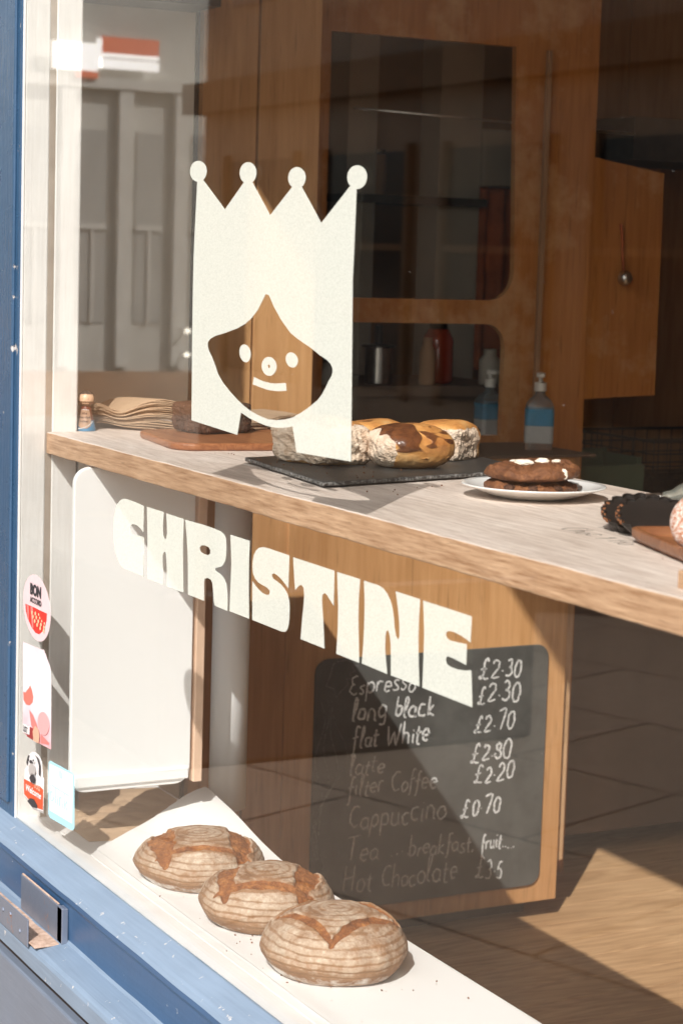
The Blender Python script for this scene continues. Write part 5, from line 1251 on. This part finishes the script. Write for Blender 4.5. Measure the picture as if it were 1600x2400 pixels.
for i in range(N1):
    for j in range(N2): bm.faces.new((g_[i][j], g_[(i+1) % N1][j], g_[(i+1) % N1][(j+1) % N2], g_[i][(j+1) % N2]))
dn = build('sugared_doughnut', bm, MAT['sugar'], smooth=True, loc=(1.712, .238, SZ+.0435)); dn.rotation_euler = (R(80), 0, R(50)); tag(dn, 'sugar coated doughnut standing on its edge in the wooden tray', 'doughnut')
tag(boxes('wood_block', [(1.877, 1.94, .084, .128, SZ, SZ+.020)], MAT['oak_edge'], bev=.002), 'small pale wooden block in front of the tray at the right edge', 'block')
jr = empty('glass_shaker', (1.296, .462, SZ+.0165)); tag(jr, 'glass shaker with a silver collar lying on its side near the shelf back', 'shaker')
jr.rotation_euler = (0, R(86), R(62))
build('bottle', lathe([(0, .023), (.0085, .023), (.0105, .030), (.0115, .036), (.018, .046), (.0235, .060), (.0245, .085), (.0235, .110), (0, .112)], 40), MAT['smoky'], jr, True)
build('collar', lathe([(0, 0), (.0078, 0), (.0080, .001), (.0080, .0195), (.0070, .021), (.0070, .0228), (0, .0228)], 36), MAT['steel'], jr)
tart_full((1.470, .334, SZ+.0085), .054, 1, 20, 'dark scalloped tart with crumbs on its rim, behind the other')
tart_full((1.514, .319, SZ+.0125), .049, 2, 21, 'dark scalloped tart leaning nearer the wooden tray')

# ------------------------------------------------------------------ sanitiser bottles and black tin on the counter
def sanitiser(loc, rz, label, sc=1.0):
    root = empty('pump_bottle', loc, rz); tag(root, label, 'bottle', 'hand gel bottles on the counter'); root.scale = (sc, sc, sc)
    bm = bmesh.new(); levels = [(0, .034, .024, .008), (.004, .036, .026, .010), (.115, .036, .026, .010), (.128, .028, .021, .012), (.140, .014, .013, .0125), (.150, .0125, .0125, .012)]
    rows = [[bm.verts.new((x, y, z)) for x, y in round_rect(0, 0, 2*a, 2*b, min(r, min(a, b)*.98), 0, 5)] for z, a, b, r in levels]
    for A_, B_ in zip(rows, rows[1:]):
        n_ = len(A_)
        for i in range(n_): bm.faces.new((A_[i], A_[(i+1) % n_], B_[(i+1) % n_], B_[i]))
    bm.faces.new(rows[0][::-1]); bm.faces.new(rows[-1])
    build('body', bm, MAT['plastic'], root, True)
    bm = lathe([(0, .1502), (.0155, .1502), (.0155, .172), (.0055, .1735), (.0055, .185), (.011, .186), (.011, .197), (0, .199)], 26)
    box(bm, -.007, .007, -.036, -.004, .187, .1965, .002)
    build('pump', bm, MAT['pump_white'], root)
    pts = round_rect(0, 0, .0735, .0535, .0105, 0, 5)
    def band(name, z0, z1, m, g):
        b = bmesh.new(); pp_ = [p for p in round_rect(0, 0, .0725+g, .0525+g, .0105, 0, 5) if True]
        lo = [b.verts.new((x, y, z0)) for x, y in pp_]; hi = [b.verts.new((x, y, z1)) for x, y in pp_]
        for i in range(len(pp_)):
            j = (i+1) % len(pp_)
            b.faces.new((lo[i], lo[j], hi[j], hi[i]))
        bmesh.ops.solidify(b, geom=list(b.faces), thickness=.0004)
        build(name, b, m, root)
    band('blue_label', .062, .105, MAT['label_blue'], .0012); band('white_label', .018, .0615, MAT['label_white'], .0012)
    return root
sanitiser((-.845, 1.675, 1.2230), R(60), 'clear pump bottle with blue and white labels, the nearer of two', 1.0)
sanitiser((-1.155, 1.715, 1.2150), R(95), 'clear pump bottle half hidden behind the partition edge, left of the other', .98)
tn = empty('black_tin', (-.82, 1.43, 1.2230)); tag(tn, 'low round black tin marked with one white mirrored letter', 'tin')
build('tin_body', lathe([(0, 0), (.044, 0), (.046, .003), (.046, .048), (.047, .049), (.047, .058), (.040, .064), (0, .066)], 40), MAT['black_tin'], tn, False)
me = text_mesh('R', .050, 0, .0016, 'CENTER')
for v in me.vertices:
    a = VA + (-v.co.x)/.0466 - .15; v.co = Vector((.0468*math.cos(a), .0468*math.sin(a), v.co.y+.006))
bm = bmesh.new(); bm.from_mesh(me); bpy.data.meshes.remove(me); bmesh.ops.solidify(bm, geom=list(bm.faces), thickness=.0003)
build('letter_mark', bm, MAT['st_white'], tn)

crumbs('crumbs', [(.66, .10, .16, .02, .6345, 26), (.95, .10, .10, .02, .6345, 22), (1.08, .22, .03, .06, .6345, 10)], 'brown crust crumbs scattered on the paper round the loaves', MAT['tart_crust'], 5)
crumbs('crumbs', [(.80, .25, .09, .05, TZ, 26), (.66, .18, .06, .012, TZ, 14), (.97, .30, .04, .08, SZ, 12), (1.60, .30, .08, .05, SZ+.0005, 12)], 'pale and brown crumbs on the slate and the oak near the buns', MAT['cookie'], 6)
